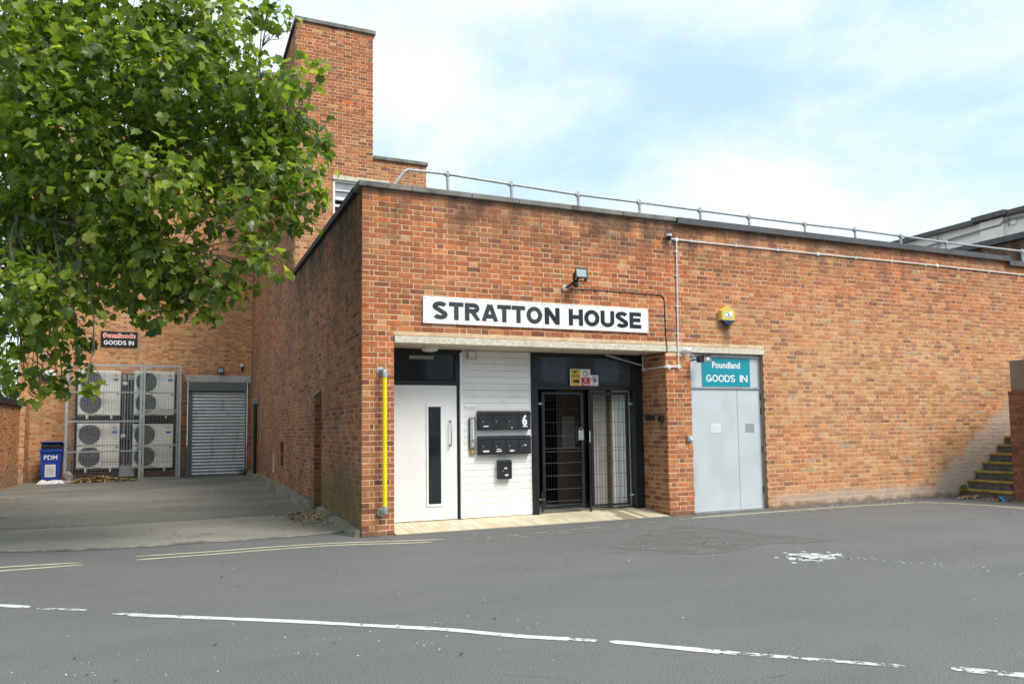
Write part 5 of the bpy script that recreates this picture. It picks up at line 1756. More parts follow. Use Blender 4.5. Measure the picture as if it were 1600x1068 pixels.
def ac_unit(x0, z0, label, bent=False, flip=False):
    w, h, d = 1.14, 1.36, 0.36
    t = thing('condenser_unit', label, 'air conditioner', (x0, AY, z0), 'air conditioning units behind the wire cage')
    MB().box(x0, x0 + w, AY, AY + d, z0, z0 + h, 0.012).build('casing', M['cream'], t)
    for k, cz in enumerate((z0 + h * 0.265, z0 + h * 0.755)):
        g = MB()
        cx = x0 + 0.34
        r = 0.285
        g.prism([(cx + r * math.cos(a), cz + r * math.sin(a)) for a in [j * 2 * math.pi / 24 for j in range(24)]], 1, AY - 0.020, AY - 0.002)
        fg = g.build('fan', M['grille'], t)
        q = MB()
        for rr in (0.06, 0.11, 0.16, 0.21, 0.25, 0.288):
            q.tube([(cx + rr * math.cos(a), AY - 0.03, cz + rr * math.sin(a)) for a in [j * 2 * math.pi / 20 for j in range(21)]], 0.006, 4, caps=False)
        for j in range(8):
            a = j * math.pi / 4
            q.tube([(cx + .04 * math.cos(a), AY - .03, cz + .04 * math.sin(a)), (cx + .29 * math.cos(a), AY - .03, cz + .29 * math.sin(a))], .006, 4)
        q.build('fan_guard', M['galdark'], fg, kind='stuff')
        for sx_, sz_ in ((-1, -1), (1, -1), (1, 1), (-1, 1)):
            c = MB()
            c.prism([(cx + sx_ * .315, cz + sz_ * .315), (cx + sx_ * .315, cz + sz_ * .12), (cx + sx_ * .12, cz + sz_ * .315)], 1, AY - 0.028, AY - 0.002)
            c.build('corner_plate', M['cream'], fg)
    MB().box(x0 + 0.01, x0 + w - 0.01, AY - 0.003, AY - 0.0005, z0 + h * .505, z0 + h * .515).build('seam', M['grille'], t)
    MB().box(x0 + 0.695, x0 + 0.70, AY - 0.003, AY - 0.0005, z0 + .02, z0 + h - .02).build('seam', M['grille'], t)
    MB().box(x0 + 0.70, x0 + w - 0.02, AY - 0.004, AY - 0.0005, z0 + .18, z0 + .19).build('seam', M['grille'], t)
    # three small red diamonds over a blue plate
    lg = MB()
    cx, cz, s = x0 + 1.0, z0 + h - .13, .026
    for (dx, dz, rot_) in ((0, s * 1.0, 0), (-s * .87, -s * .5, 2.094), (s * .87, -s * .5, -2.094)):
        pts_ = []
        for (a, b) in ((0, s), (s * .58, 0), (0, -s), (-s * .58, 0)):
            pts_.append((cx + dx + a * math.cos(rot_) - b * math.sin(rot_), cz + dz + a * math.sin(rot_) + b * math.cos(rot_)))
        lg.prism(pts_, 1, AY - .004, AY - .0012)
    lg.build('maker_mark', M['red'], t)
    MB().box(x0 + .94, x0 + 1.07, AY - .004, AY - .0012, z0 + h - .30, z0 + h - .235).build('label_plate', M['blueprint'], t)
    MB().box(x0 + w - .10, x0 + w - .04, AY - .006, AY - .0012, z0 + .62, z0 + .66).build('handle', M['grille'], t)
    if bent:
        MB().add([(x0 + .02, AY - .05, z0 + .64), (x0 + .40, AY - .09, z0 + .655), (x0 + .72, AY - .05, z0 + .70), (x0 + .72, AY - .05, z0 + .73), (x0 + .40, AY - .07, z0 + .70), (x0 + .02, AY - .05, z0 + .70)],
                 [(0, 1, 4, 5), (1, 2, 3, 4)]).build('loose_trim', M['plastic'], t)
    mb = MB()
    for xx_ in (x0 + .22, x0 + .88):
        mb.box(xx_, xx_ + .05, AY - .02, AY + .48, z0 - .10, z0 - .002)
    mb.build('bracket', M['plastic'], t)
    return t


ac_unit(-4.985, 1.985, 'upper left air conditioning unit with bent loose trim across its middle', True)
ac_unit(-3.47, 1.985, 'upper right air conditioning unit in the cage beside the shutter')
ac_unit(-4.985, 0.385, 'lower left air conditioning unit above the pile of dry leaves')
ac_unit(-3.49, 0.360, 'lower right air conditioning unit in the cage')

tr = thing('pipe_tray', 'grey cable trays rising between the air conditioning units', 'cable tray', (-3.65, 16.3, 0))
for x in (-3.80, -3.66, -3.55):
    mb = MB()
    mb.box(x, x + .085, 16.34, 16.36, 0.45, 3.25)
    mb.box(x, x + .012, 16.30, 16.34, 0.45, 3.25)
    mb.box(x + .073, x + .085, 16.30, 16.34, 0.45, 3.25)
    mb.build('tray', M['gal'], tr)
MB().box(-3.84, -3.42, 16.20, 16.38, 0.12, 0.44, .01).build('base_box', M['gal'], tr)
mb = MB()
for k, x in enumerate((-3.77, -3.63, -3.60, -3.52)):
    mb.tube([(x, 16.29, .5), (x + .01, 16.29, 1.2), (x + rnd.uniform(-.1, .1), 16.24, 1.5), (x, 16.29, 2.0), (x, 16.29, 3.1)], 0.016, 6)
mb.build('lagged_pipe', M['ink'], tr)
for x, z in ((-3.80, 2.96), (-3.82, 1.35)):
    MB().box(x, x + .14, AY + .02, AY + .12, z - .06, z + .06, .03).build('isolator', M['plastic'], tr)

cg = thing('wire_cage', 'grey steel and wire mesh cage in front of the air conditioning units', 'cage', (-3.7, 15.85, 0))
CY = 15.86
fr_ = [((-5.24, 0.0), (-5.24, 3.52), .034), ((-3.26, 0.02), (-3.26, 3.50), .036), ((-3.18, 0.02), (-3.18, 3.50), .026), ((-2.165, 0.0), (-2.165, 3.52), .034), ((-2.235, .05), (-2.235, 3.45), .018)]
for a, b, r in fr_:
    MB().box(a[0] - r, a[0] + r, CY - .03, CY + .03, a[1], b[1]).build('post', M['gal'], cg)
for (x0, x1, z, r) in ((-5.20, -2.20, 3.49, .028), (-5.205, -3.297, 2.68, .022), (-5.205, -3.297, 1.80, .026), (-5.205, -3.297, .90, .022), (-3.153, -2.254, 2.14, .020), (-3.153, -2.254, 2.08, .018), (-3.153, -2.254, 1.06, .022), (-3.153, -2.254, .06, .022)):
    MB().box(x0, x1, CY - .022, CY + .022, z - r, z + r).build('rail', M['gal'], cg)
mb = MB()
x = -5.19
while x < -2.2:
    mb.add([(x - .0035, CY - .026, .03), (x + .0035, CY - .026, .03), (x + .0035, CY - .026, 3.46), (x - .0035, CY - .026, 3.46)], [(0, 1, 2, 3)])
    x += .075
z = .06
while z < 3.46:
    mb.add([(-5.2, CY - .027, z - .0035), (-2.2, CY - .027, z - .0035), (-2.2, CY - .027, z + .0035), (-5.2, CY - .027, z + .0035)], [(0, 1, 2, 3)])
    z += .075
y = CY + .05
while y < 16.55:
    mb.add([(-5.24, y - .0035, .03), (-5.24, y + .0035, .03), (-5.24, y + .0035, 3.46), (-5.24, y - .0035, 3.46)], [(0, 1, 2, 3)])
    y += .075
z = .06
while z < 3.46:
    mb.add([(-5.241, CY, z - .0035), (-5.241, 16.56, z - .0035), (-5.241, 16.56, z + .0035), (-5.241, CY, z + .0035)], [(0, 1, 2, 3)])
    mb.add([(-2.165, CY, z - .0035), (-2.165, 16.56, z - .0035), (-2.165, 16.56, z + .0035), (-2.165, CY, z + .0035)], [(0, 1, 2, 3)])
    z += .075
mb.build('wire_mesh', M['galdark'], cg, kind='stuff')
for x in (-5.24, -2.165):
    MB().box(x - .02, x + .02, CY + .032, 16.56, 3.46, 3.50).build('rail', M['gal'], cg)
# dark wall panel behind the units
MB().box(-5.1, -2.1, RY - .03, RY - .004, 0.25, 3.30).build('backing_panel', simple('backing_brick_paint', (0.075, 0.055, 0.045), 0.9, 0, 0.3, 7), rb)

# wheeled bin
bn = thing('wheeled_bin', 'blue wheeled bin lettered PDM with its lid raised', 'bin', (-5.6, 15.95, 0))
BYF = 15.72
mb = MB()
a0, a1, c0, c1 = -5.81, -5.37, -5.86, -5.32
mb.add([(a0, BYF, .04), (a1, BYF, .04), (a1, BYF + .42, .10), (a0, BYF + .42, .10), (c0, BYF - .05, .98), (c1, BYF - .05, .98), (c1, BYF + .50, .98), (c0, BYF + .50, .98)],
       [(0, 3, 2, 1), (0, 1, 5, 4), (1, 2, 6, 5), (2, 3, 7, 6), (3, 0, 4, 7)])
mb.box(c0 - .02, c1 + .02, BYF - .075, BYF - .045, .92, 1.0, .006)
mb.box(c0 - .02, c0 + .01, BYF - .045, BYF + .5, .92, 1.0)
mb.box(c1 - .01, c1 + .02, BYF - .045, BYF + .5, .92, 1.0)
mb.build('body', M['bin'], bn)
MB().add([(c0 - .01, BYF + .02, 1.19), (c1 + .01, BYF + .02, 1.19), (c1 + .01, BYF + .52, 1.06), (c0 - .01, BYF + .52, 1.06), (c0 - .01, BYF + .02, 1.22), (c1 + .01, BYF + .02, 1.22), (c1 + .01, BYF + .53, 1.10), (c0 - .01, BYF + .53, 1.10)],
         [(0, 1, 2, 3), (4, 7, 6, 5), (0, 4, 5, 1), (1, 5, 6, 2), (3, 2, 6, 7), (0, 3, 7, 4)]).build('lid', M['bin'], bn)
MB().box(c0 + .02, c1 - .02, BYF - .03, BYF + .46, .985, 1.13, .02).build('sack', M['ink'], bn)
tx = text_mb('PDM', -5.76, -5.42, .70, .83, 0.0, 0.02, fixed=1)
tx.v = [(p[0], BYF - 0.05 * (p[2] - .04) / .94 - .004, p[2]) for p in tx.v]
tx.build('lettering', M['whitebright'], bn)
lb_ = MB().box(-5.73, -5.46, 0, .004, .20, .56)
lb_.v = [(p[0], BYF - 0.05 * (p[2] - .04) / .94 - .006 + p[1], p[2]) for p in lb_.v]
lb_.build('label_plate', M['plastic'], bn)
lb_ = MB()
for k in range(7):
    lb_.box(-5.70, -5.50, 0, .002, .26 + k * .035, .272 + k * .035)
lb_.v = [(p[0], BYF - 0.05 * (p[2] - .04) / .94 - .009 + p[1], p[2]) for p in lb_.v]
lb_.build('print', M['greyframe'], bn)
for x in (-5.88, -5.30):
    MB().lathe([(0.10, -.02), (0.10, .02)], (x, BYF + .42, .10), (1, 0, 0), 16).build('wheel', M['ink'], bn)

# litter, dead leaves and weeds
def scraps(n, fn, size, mat, name, label, cat, seed):
    g = random.Random(seed)
    mb = MB()
    for _ in range(n):
        x, y, z = fn(g)
        s = g.uniform(*size)
        a = g.uniform(0, 6.28)
        pts_ = []
        for k in range(5):
            an = a + k * 1.2566
            r_ = s * g.uniform(.5, 1.1)
            pts_.append((x + r_ * math.cos(an), y + r_ * math.sin(an), z + g.uniform(0, s * .9)))
        mb.add(pts_ + [(x, y, z + s * g.uniform(.1, .8))], [(5, k, (k + 1) % 5) for k in range(5)], g.random())
    o = mb.build(name, mat, kind='stuff')
    o['label'] = label
    o['category'] = cat
    return o


def pile(g):
    x = g.triangular(-5.35, -3.15, -4.3)
    y = g.gauss(15.45, .14)
    return x, y, .022 + max(0, .16 * (1 - abs(x + 4.3) / 1.2) * (1 - abs(y - 15.5) / .4)) * g.random()


scraps(620, pile, (.03, .075), M['dryleaf'], 'leaf_litter', 'heap of dry tan leaves under the wire cage', 'dead leaves', 1)
scraps(150, lambda g: (-abs(g.gauss(0.25, .22)) - .06, 2.6 + g.gauss(0, .55), .03), (.02, .06), M['dryleaf'], 'leaf_litter', 'brown leaf scraps at the foot of the side wall buttress', 'dead leaves', 2)
scraps(60, lambda g: (g.gauss(11.35, .14), -.32 + g.gauss(0, .09), .006), (.02, .06), M['dryleaf'], 'leaf_litter', 'pale dry leaves at the foot of the steps by the wall', 'dead leaves', 3)
scraps(40, lambda g: (g.gauss(11.35, .1), -.95 + g.gauss(0, .09), .006), (.02, .05), M['dryleaf'], 'leaf_litter', 'dry leaves beside the dark brick pier', 'dead leaves', 4)
scraps(160, lambda g: (g.uniform(6.9, 11.3), -.02 - abs(g.gauss(0, .10)), .004), (.005, .018), M['splat'], 'mortar_crumbs', 'pale crumbs of mortar along the foot of the long wall', 'rubble', 5)
scraps(60, lambda g: (g.uniform(-3, 10), g.uniform(-6.5, -1.0), .004), (.006, .018), M['ink'], 'road_chips', 'small dark chips scattered over the asphalt', 'litter', 8)
scraps(170, lambda g: (g.uniform(-6, -.2), g.uniform(.9, 15), .026), (.008, .035), M['dryleaf'], 'leaf_litter', 'scattered dead leaves over the alley concrete', 'dead leaves', 6)
scraps(260, lambda g: ((g.uniform(-4, 11), g.uniform(-7.5, -1.1), .004) if g.random() < .72 else (-3.2 + g.random() * 3.4, -4.55 - g.random() * .9, .004)), (.003, .009), M['plastic'], 'road_flecks', 'tiny pale flecks strewn over the asphalt', 'litter', 7)

g = random.Random(9)
mb = MB()
for (x0, y0, w, h) in ((-5.42, 15.45, .30, .09), (-5.72, 15.40, .16, .10), (-5.15, 15.42, .16, .06)):
    n = 9
    vs = []
    for i in range(n):
        for j in range(n):
            u_, v_ = i / (n - 1) - .5, j / (n - 1) - .5
            e = max(0, 1 - 4 * (u_ * u_ + v_ * v_))
            vs.append((x0 + w * 2 * u_ * (1 + g.uniform(-.06, .06)), y0 + .28 * v_, .024 + h * math.sqrt(e) * g.uniform(.6, 1.2)))
    mb.add(vs, [(i * n + j, i * n + j + 1, (i + 1) * n + j + 1, (i + 1) * n + j) for i in range(n - 1) for j in range(n - 1)])
tag(mb.build('plastic_bag', M['bag']), 'crumpled white plastic bags at the foot of the blue bin', 'bag')
mb = MB()
vs, n = [], 9
for i in range(n):
    for j in range(n):
        a, b = i / (n - 1) * math.pi, j / (n - 1) * 2 * math.pi
        r_ = .15 * g.uniform(.8, 1.15)
        vs.append((-5.12 + r_ * math.sin(a) * math.cos(b) * .9, 15.60 + r_ * math.sin(a) * math.sin(b) * .6, .19 + r_ * 1.2 * math.cos(a)))
mb.add(vs, [(i * n + j, i * n + j + 1, (i + 1) * n + j + 1, (i + 1) * n + j) for i in range(n - 1) for j in range(n - 1)])
tag(mb.build('refuse_sack', simple('grey_sack', (0.25, 0.24, 0.22), 0.5)), 'small greyish refuse sack leaning on the cage corner', 'bag')
mb = MB()
mb.add([(11.28, -1.06, .004), (11.36, -1.10, .004), (11.40, -1.00, .06), (11.32, -.96, .10), (11.27, -1.02, .07)], [(0, 1, 2, 3, 4)])
mb.box(11.30, 11.37, -1.04, -.98, .004, .08, .01)
tag(mb.build('crushed_can', simple('blue_can', (0.05, 0.25, 0.55), 0.35, 0.3)), 'crushed bright blue can at the foot of the dark brick pier', 'can')
tag(MB().add([(4.52, -5.86, .004), (4.60, -5.89, .004), (4.64, -5.85, .02), (4.56, -5.82, .012)], [(0, 1, 2, 3)]).build('wrapper', M['pink']), 'scrap of red wrapper on the open asphalt', 'wrapper')


def weed(x, y, z, n, h, label, seed):
    g = random.Random(seed)
    t = thing('weed', label, 'plant', (x, y, z))
    mb = MB()
    sm_ = MB()
    for i in range(n):
        a = g.uniform(0, 6.28)
        r_ = g.uniform(.02, h)
        p1 = (x + r_ * math.cos(a), y + r_ * .6 * math.sin(a) - .02, z + g.uniform(.2, 1) * h)
        sm_.tube([(x, y, z), ((x + p1[0]) / 2, (y + p1[1]) / 2, p1[2] * .6 + z * .4), p1], .0025, 4)
        s = g.uniform(.018, .035)
        b = g.uniform(0, 6.28)
        pts_ = [(p1[0] + s * q * math.cos(b + k), p1[1] + s * q * math.sin(b + k), p1[2] + s * .5 * math.sin(k * 2)) for k, q in ((0, 1.6), (.9, .8), (2.2, .7), (3.14, .9), (4.1, .7), (5.4, .8))]
        mb.add(pts_, [tuple(range(6))], g.random())
    sm_.build('stem', M['weed'], t)
    mb.build('foliage', M['weed'], t, kind='stuff')


weed(11.55, -0.12, 0.14, 26, .085, 'leafy green weed growing on the lowest step by the wall', 1)
weed(-0.22, 16.35, 0.03, 40, .26, 'dry weed at the foot of the shutter jamb', 2)

# ================================================================== PLANE TREE
CL = [
      (-4.00,-0.83,5.98,0.60,0), (-3.54,-0.51,6.17,0.60,0), (-2.91,-1.08,6.08,0.60,0), (-2.37,-0.92,6.17,0.60,0), (-1.82,-1.12,6.18,0.45,0),
      (-1.47,-2.22,5.79,0.27,0), (-3.95,-1.18,5.19,0.60,0), (-3.63,0.07,5.77,0.62,0), (-2.95,-1.20,5.36,0.62,0), (-2.41,-1.48,5.30,0.62,0),
      (-1.85,-0.43,5.87,0.55,0), (-1.43,-1.50,5.32,0.38,0), (-1.04,-1.05,5.68,0.30,0), (-0.83,-1.76,5.53,0.12,0), (-4.11,0.00,5.00,0.62,0),
      (-3.39,-1.14,4.65,0.62,0), (-2.89,-0.54,4.98,0.62,0), (-2.31,-0.39,5.08,0.62,0), (-1.74,-1.23,4.89,0.58,0), (-1.27,-1.06,4.95,0.45,0),
      (-1.01,-1.30,5.02,0.30,0), (-0.91,-2.36,4.41,0.10,0), (-4.21,0.30,4.40,0.60,0), (-3.55,-0.27,4.27,0.60,0), (-2.94,-1.03,4.14,0.60,0),
      (-2.45,-1.71,4.06,0.50,0), (-1.88,-0.54,4.54,0.50,0), (-1.44,-1.40,4.28,0.50,0), (-1.02,-1.17,4.45,0.36,0), (-0.73,-1.00,4.30,0.16,0),
      (-4.08,0.23,3.70,0.55,0), (-3.54,0.34,3.81,0.55,0), (-2.94,-0.83,3.66,0.50,0), (-2.53,-0.29,3.52,0.40,0), (-2.08,-1.08,3.21,0.38,0),
      (-1.29,-0.64,4.02,0.36,0), (-0.94,-0.89,4.03,0.25,0), (-1.68,-1.91,3.79,0.30,0), (-3.92,-0.79,2.93,0.50,0), (-3.47,-0.85,2.94,0.48,0),
      (-3.14,0.29,3.28,0.42,0), (-2.64,-0.84,3.00,0.36,0), (-2.21,-0.69,2.97,0.30,0), (-1.83,-1.43,3.05,0.30,0), (-1.58,-1.19,3.18,0.20,0),
      (-1.92,-1.22,2.76,0.18,0), (-2.50,-1.02,2.72,0.14,0), (-4.02,0.06,2.58,0.30,0), (-3.65,-0.10,2.58,0.34,0), (-3.44,0.37,2.56,0.24,0),
      (-3.94,0.24,2.12,0.26,0), (-3.65,0.54,2.18,0.22,0), (-3.39,0.29,2.23,0.14,0), (-3.56,0.62,1.99,0.12,0), (-3.76,0.15,1.94,0.12,0),
      (-3.13,-1.01,1.97,0.10,0), (-1.40,-0.68,3.53,0.12,0), (-4.24,2.53,7.25,0.62,1), (-3.45,2.10,7.19,0.62,1), (-2.66,1.27,6.85,0.62,1),
      (-2.00,1.19,6.94,0.62,1), (-4.13,1.43,5.94,0.62,1), (-3.51,2.09,6.31,0.62,1), (-2.73,1.36,6.14,0.62,1), (-2.08,0.66,5.87,0.62,1),
      (-1.47,0.06,5.72,0.62,1), (-4.19,2.48,5.50,0.62,1), (-3.44,2.36,5.55,0.62,1), (-2.69,0.69,5.08,0.62,1), (-1.97,1.43,5.48,0.62,1),
      (-1.34,0.58,5.23,0.62,1), (-4.01,1.42,4.37,0.62,1), (-3.40,1.37,4.42,0.62,1), (-4.14,2.46,3.89,0.62,1), (-3.57,2.36,4.01,0.62,1),
      (-2.90,0.82,3.73,0.62,1), (-4.49,2.13,7.00,0.62,1), (-4.39,1.30,5.84,0.62,1), (-4.57,2.45,5.43,0.62,1), (-4.45,1.88,4.45,0.62,1),
      (-0.94,1.10,5.46,0.62,1), (-5.81,2.82,8.22,0.95,2), (-5.41,1.49,6.34,0.95,2), (-5.78,3.06,5.67,0.95,2), (-5.22,1.07,3.92,0.95,2),
      (-5.02,0.43,2.96,0.95,2), (-6.51,2.13,7.65,0.95,2), (-5.90,0.46,5.76,0.95,2), (-6.05,1.05,4.91,0.95,2), (-6.25,1.78,4.00,0.95,2),
      (-6.44,2.49,3.21,0.95,2), (-7.01,1.18,6.98,0.95,2), (-6.84,0.90,5.79,0.95,2), (-7.90,3.64,5.57,0.95,2), (-7.16,1.93,3.95,0.95,2),
      (-7.98,4.10,3.38,0.95,2), (-7.99,3.50,8.75,0.95,2), (-7.33,1.75,9.22,0.95,2), (-6.38,1.66,8.00,0.95,2), (-6.46,1.73,9.50,0.95,2),
      (-5.48,1.74,8.29,0.95,2), (-5.46,1.49,9.63,0.95,2), (-4.34,1.02,8.13,0.95,2), (-4.40,1.09,9.67,0.95,2), (-3.37,1.59,8.76,0.95,2),
      (-3.29,0.31,9.42,0.95,2), (-2.21,-0.24,7.89,0.95,2), (-2.48,-1.15,3.38,0.38,0), (-2.14,-0.44,3.63,0.26,0), (-2.66,-0.68,3.95,0.40,0),
      (-1.95,-0.78,3.99,0.30,0), (-1.54,-1.46,3.42,0.26,0), (-2.24,-0.91,3.12,0.34,0), (-3.88,0.80,3.08,0.45,0), (-1.30,-1.45,3.37,0.20,0),
      (-1.13,-1.16,4.21,0.30,0),
      ]


def leaf_shape():
    """palmate leaf in its own plane, stalk at the origin, tip along +y, width about 1"""
    prof_ = [(0, 0), (.17, -.08), (.36, .02), (.36, .14), (.55, .30), (.37, .42), (.36, .66), (.20, .66), (0, .95),
             (-.19, .65), (-.38, .64), (-.36, .41), (-.53, .28), (-.35, .15), (-.35, .0), (-.16, -.09)]
    v = [(0, .33)] + prof_
    f = [(0, i, i + 1) for i in range(1, len(prof_))] + [(0, len(prof_), 1)]
    arr = np.zeros((len(v), 3))
    for i, p in enumerate(v):
        arr[i] = (p[0], p[1], 0.0)
    arr[:, 2] = 0.38 * np.abs(arr[:, 0]) - 0.45 * (arr[:, 1] - .3) ** 2 + 0.25 * arr[:, 0] * (arr[:, 1] - .3)
    return arr, np.array(f)


LV, LF = leaf_shape()
rs = np.random.RandomState(4)


def leaf_xforms(centres, nper, spread=1.0, size=(.070, .150), toward=None):
    pos, mats, tones, szs = [], [], [], []
    for (x, y, z, r, k), n in zip(centres, nper):
        d = rs.normal(size=(n, 3))
        d /= np.linalg.norm(d, axis=1)[:, None]
        rr = r * rs.uniform(0.15, 1.0, n) ** 0.55 * spread
        rr *= 1 + 0.30 * rs.normal(size=n) * 0.5
        p = np.array([x, y, z]) + d * rr[:, None] * np.array([1.0, 1.0, 0.92])
        p[:, 2] -= 0.10 * rs.uniform(0, 1, n)
        pos.append(p)
        # normals: outward and upward with much scatter; tips droop
        nn = d * 0.45 + np.array([0.0, -0.15, 0.75]) + rs.normal(size=(n, 3)) * 0.55
        nn /= np.linalg.norm(nn, axis=1)[:, None]
        tip = d * 0.8 + np.array([0, 0, -1.0]) + rs.normal(size=(n, 3)) * 0.55
        tip -= nn * np.sum(tip * nn, axis=1)[:, None]
        tip /= np.linalg.norm(tip, axis=1)[:, None] + 1e-9
        side = np.cross(tip, nn)
        mats.append(np.stack([side, tip, nn], axis=2))
        bright = rs.rand() * .25
        t_ = np.clip(rs.beta(1.3, 1.7, n) * .98 + bright - .12, 0, .97)
        t_[rs.rand(n) < .012] = 1.0
        tones.append(t_)
        szs.append(rs.uniform(size[0], size[1], n) * np.where(rs.rand(n) < .15, .6, 1))
    return np.concatenate(pos), np.concatenate(mats), np.concatenate(tones), np.concatenate(szs)


def leaves_mesh(name, pos, mt, tn, sz, mat, parent, off=(0, 0, 0)):
    n = len(pos)
    lv_ = LV[None, :, :] * np.stack([rs.uniform(.75, 1.1, n), np.ones(n), rs.uniform(-.4, 2.2, n)], axis=1)[:, None, :]
    vv_ = np.einsum('nij,nvj->nvi', mt, lv_) * sz[:, None, None] + pos[:, None, :]
    nv = len(LV)
    ff = (LF[None, :, :] + (np.arange(n) * nv)[:, None, None]).reshape(-1, 3)
    me = bpy.data.meshes.new(name)
    me.vertices.add(n * nv)
    me.vertices.foreach_set('co', vv_.reshape(-1).astype(np.float32))
    nf = len(ff)
    me.loops.add(nf * 3)
    me.loops.foreach_set('vertex_index', ff.reshape(-1).astype(np.int32))
    me.polygons.add(nf)
    me.polygons.foreach_set('loop_start', (np.arange(nf) * 3).astype(np.int32))
    me.update(calc_edges=True)
    me.validate()
    at = me.attributes.new('tone', 'FLOAT', 'FACE')
    at.data.foreach_set('value', np.repeat(tn, len(LF)).astype(np.float32))
    me.materials.append(mat)
    o = bpy.data.objects.new(name, me)
    COL.objects.link(o)
    o.parent = parent
    o.location = -Vector(WORLD_LOC.get(parent.name, (0, 0, 0)))
    WORLD_LOC[o.name] = (0, 0, 0)
    return o


tree = thing('plane_tree', 'large plane tree overhanging the alley with broad lobed leaves', 'tree', (-7.6, 2.2, 0))
dens = {0: 700, 1: 780, 2: 440}
nper = [max(14, int(dens[k] * r ** 2.35 * 1.75)) if k == 0 else int(dens[k] * r ** 2.2) for (x, y, z, r, k) in CL]
pos, mt, tn, sz = leaf_xforms(CL, nper)
cm = np.array(CAM)
dist = np.linalg.norm(pos - cm, axis=1)
front_ids = np.array([i for i in np.argsort(dist / sz)])
# keep for single leaves only those that lie inside the picture
Rm = np.array(rot)
cc = (pos - cm) @ Rm
px_ = 800 + 1201 * cc[:, 0] / -cc[:, 2]
py_ = 580 - 1201 * cc[:, 1] / -cc[:, 2]
inview = (px_ > 5) & (px_ < 1595) & (py_ > 5) & (py_ < 1060)
single = [i for i in front_ids if inview[i]][:295]
mask = np.ones(len(pos), bool)
mask[single] = False

trunk = MB()
trunk.tube([(-7.6, 2.2, -.1), (-7.55, 2.2, 1.2), (-7.4, 2.1, 2.6), (-7.2, 1.9, 3.8), (-7.0, 1.7, 5.0), (-6.7, 1.6, 6.6), (-6.3, 1.6, 8.2)], [.36, .30, .27, .25, .20, .13, .05], 12)
trunk.build('trunk', M['bark'], tree, smooth=True)
limbs = {'a': [(-7.1, 1.8, 4.6), (-6.2, 1.2, 5.2), (-5.2, .85, 5.5), (-4.4, .5, 5.66), (-3.6, .1, 5.75), (-2.9, -.4, 5.65)],
         'b': [(-7.2, 1.9, 3.9), (-6.3, 1.5, 4.1), (-5.4, 1.0, 4.15), (-4.5, .5, 4.1), (-3.6, -.1, 3.9), (-2.8, -.7, 3.7), (-2.1, -1.0, 3.45)],
         'c': [(-6.9, 1.7, 5.4), (-6.0, 1.8, 6.3), (-5.0, 1.8, 6.9), (-4.0, 1.5, 7.1), (-3.0, 1.0, 6.9), (-2.1, .6, 6.5)],
         'd': [(-7.0, 1.7, 5.0), (-5.9, 1.6, 5.2), (-4.8, 1.4, 5.3), (-3.7, 1.1, 5.2), (-2.6, .4, 5.1), (-1.7, -.4, 5.0), (-1.1, -.9, 4.85)]}
rad = {'a': .085, 'b': .06, 'c': .07, 'd': .065}
limbpts = []
for k, pl in limbs.items():
    q = []
    for i in range(len(pl) - 1):
        for s in range(4):
            t_ = s / 4
            j_ = Vector((rnd.uniform(-.03, .03), rnd.uniform(-.03, .03), rnd.uniform(-.03, .03)))
            q.append(Vector(pl[i]).lerp(Vector(pl[i + 1]), t_) + j_)
    q.append(Vector(pl[-1]))
    rr = [rad[k] * (1 - .85 * i / (len(q) - 1)) for i in range(len(q))]
    MB().tube(q, rr, 8).build('limb', M['bark'], tree, smooth=True)
    limbpts += [(p, r) for p, r in zip(q, rr)]
tw_ = MB()
twig = random.Random(12)
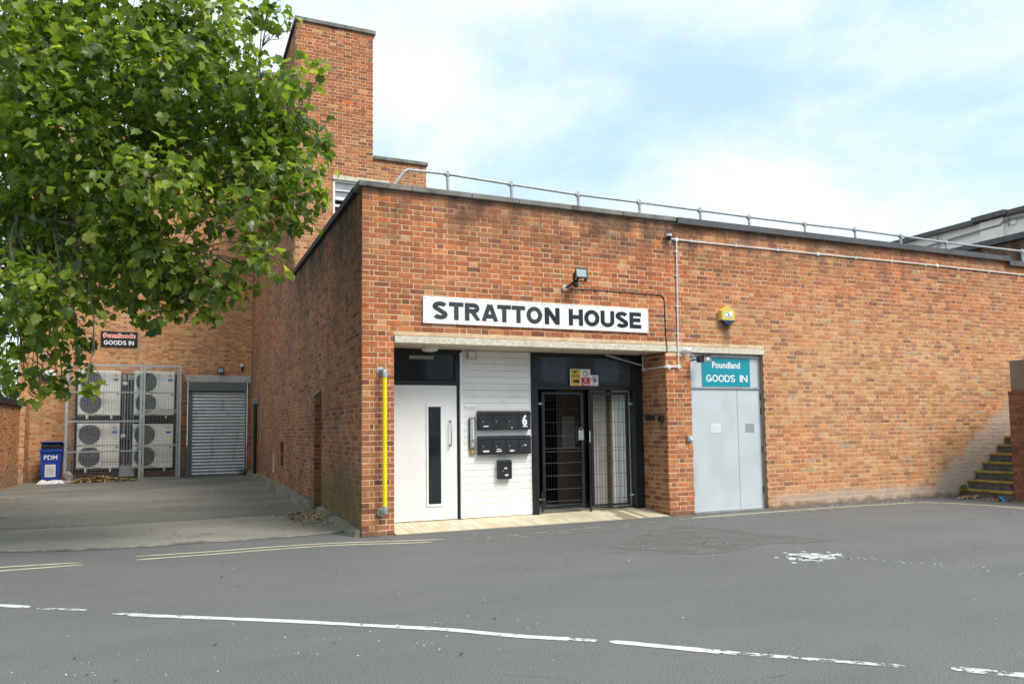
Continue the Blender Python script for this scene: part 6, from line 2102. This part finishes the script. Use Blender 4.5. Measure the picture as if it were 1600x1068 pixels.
for (x, y, z, r, k) in CL:
    c = Vector((x, y, z))
    best = min(limbpts, key=lambda t: (t[0] - c).length + (0.6 if t[0].x > c.x else 0))
    a = best[0]
    L_ = (c - a).length
    q = [a]
    nseg = max(3, int(L_ / .25))
    for i in range(1, nseg + 1):
        t_ = i / nseg
        sag = Vector((0, 0, .22 * L_ * math.sin(math.pi * t_) * (.6 if c.z < a.z else .2)))
        q.append(a.lerp(c, t_) + sag + Vector([twig.uniform(-.035, .035) for _ in range(3)]))
    r0 = min(best[1] * .6, .016 + .006 * L_)
    tw_.tube(q, [r0 + (.005 - r0) * i / (len(q) - 1) for i in range(len(q))], 5, caps=False)
    nb = 5 if k == 2 else 9
    if r < .25:
        nb = 3
    for _ in range(nb):
        d = Vector([twig.gauss(0, 1) for _ in range(3)]).normalized()
        s = q[twig.randrange(max(0, len(q) - 4), len(q))]
        e = c + d * r * twig.uniform(.6, 1.05) + Vector((0, 0, -.08))
        m_ = s.lerp(e, .5) + Vector((twig.uniform(-.06, .06), twig.uniform(-.06, .06), twig.uniform(0, .12)))
        m2 = s.lerp(e, .78) + Vector((twig.uniform(-.05, .05), twig.uniform(-.05, .05), twig.uniform(0, .06)))
        tw_.tube([s, m_, m2, e], [.0065, .005, .0035, .002], 4, caps=False)
tw_.build('twigs', M['bark'], tree, kind='stuff')
crown = leaves_mesh('crown', pos[mask], mt[mask], tn[mask], sz[mask], M['leaf'], tree)
crown['kind'] = 'stuff'
lm = bpy.data.meshes.new('leaf')
lm.from_pydata([tuple(p) for p in LV], [], [tuple(int(q) for q in f) for f in LF])
lm.materials.append(M['leaf'])
for i in single:
    o_ = bpy.data.objects.new('leaf', lm)
    COL.objects.link(o_)
    o_.parent = crown
    m4 = Matrix([[mt[i][a][b] * sz[i] for b in range(3)] + [pos[i][a]] for a in range(3)] + [[0, 0, 0, 1]])
    o_.matrix_local = m4
    o_['tone'] = float(tn[i])

# yellow-green tree beyond the wall
bt = thing('yellow_green_tree', 'pale yellow-green tree beyond the boundary wall at far left', 'tree', (-8.6, 22.8, 0))
MB().tube([(-8.6, 22.8, -.1), (-8.55, 22.8, 1.5), (-8.5, 22.8, 3.0)], [.14, .11, .06], 8).build('trunk', M['bark'], bt, smooth=True)
CB = [(-8.1, 22.3, 3.2, .9, 0), (-8.5, 22.8, 4.1, .9, 0), (-9.3, 22.8, 3.6, 1.1, 0), (-8.3, 22.5, 2.3, .8, 0), (-9.2, 22.9, 2.2, 1.0, 0), (-9.6, 23, 4.6, .9, 0), (-10.3, 23, 3.2, 1.1, 0)]
p2, m2_, t2, s2 = leaf_xforms(CB, [520] * len(CB), size=(.10, .20))
bc = leaves_mesh('crown', p2, m2_, t2, s2, M['bushleaf'], bt)
bc['kind'] = 'stuff'
bb = MB()
for (x, y, z, r, k) in CB:
    bb.tube([(-8.5, 22.8, 2.4), ((x - 8.5) / 2, 22.7, z * .5 + 1.2), (x, y, z)], [.05, .03, .01], 5)
bb.build('branches', M['bark'], bt)
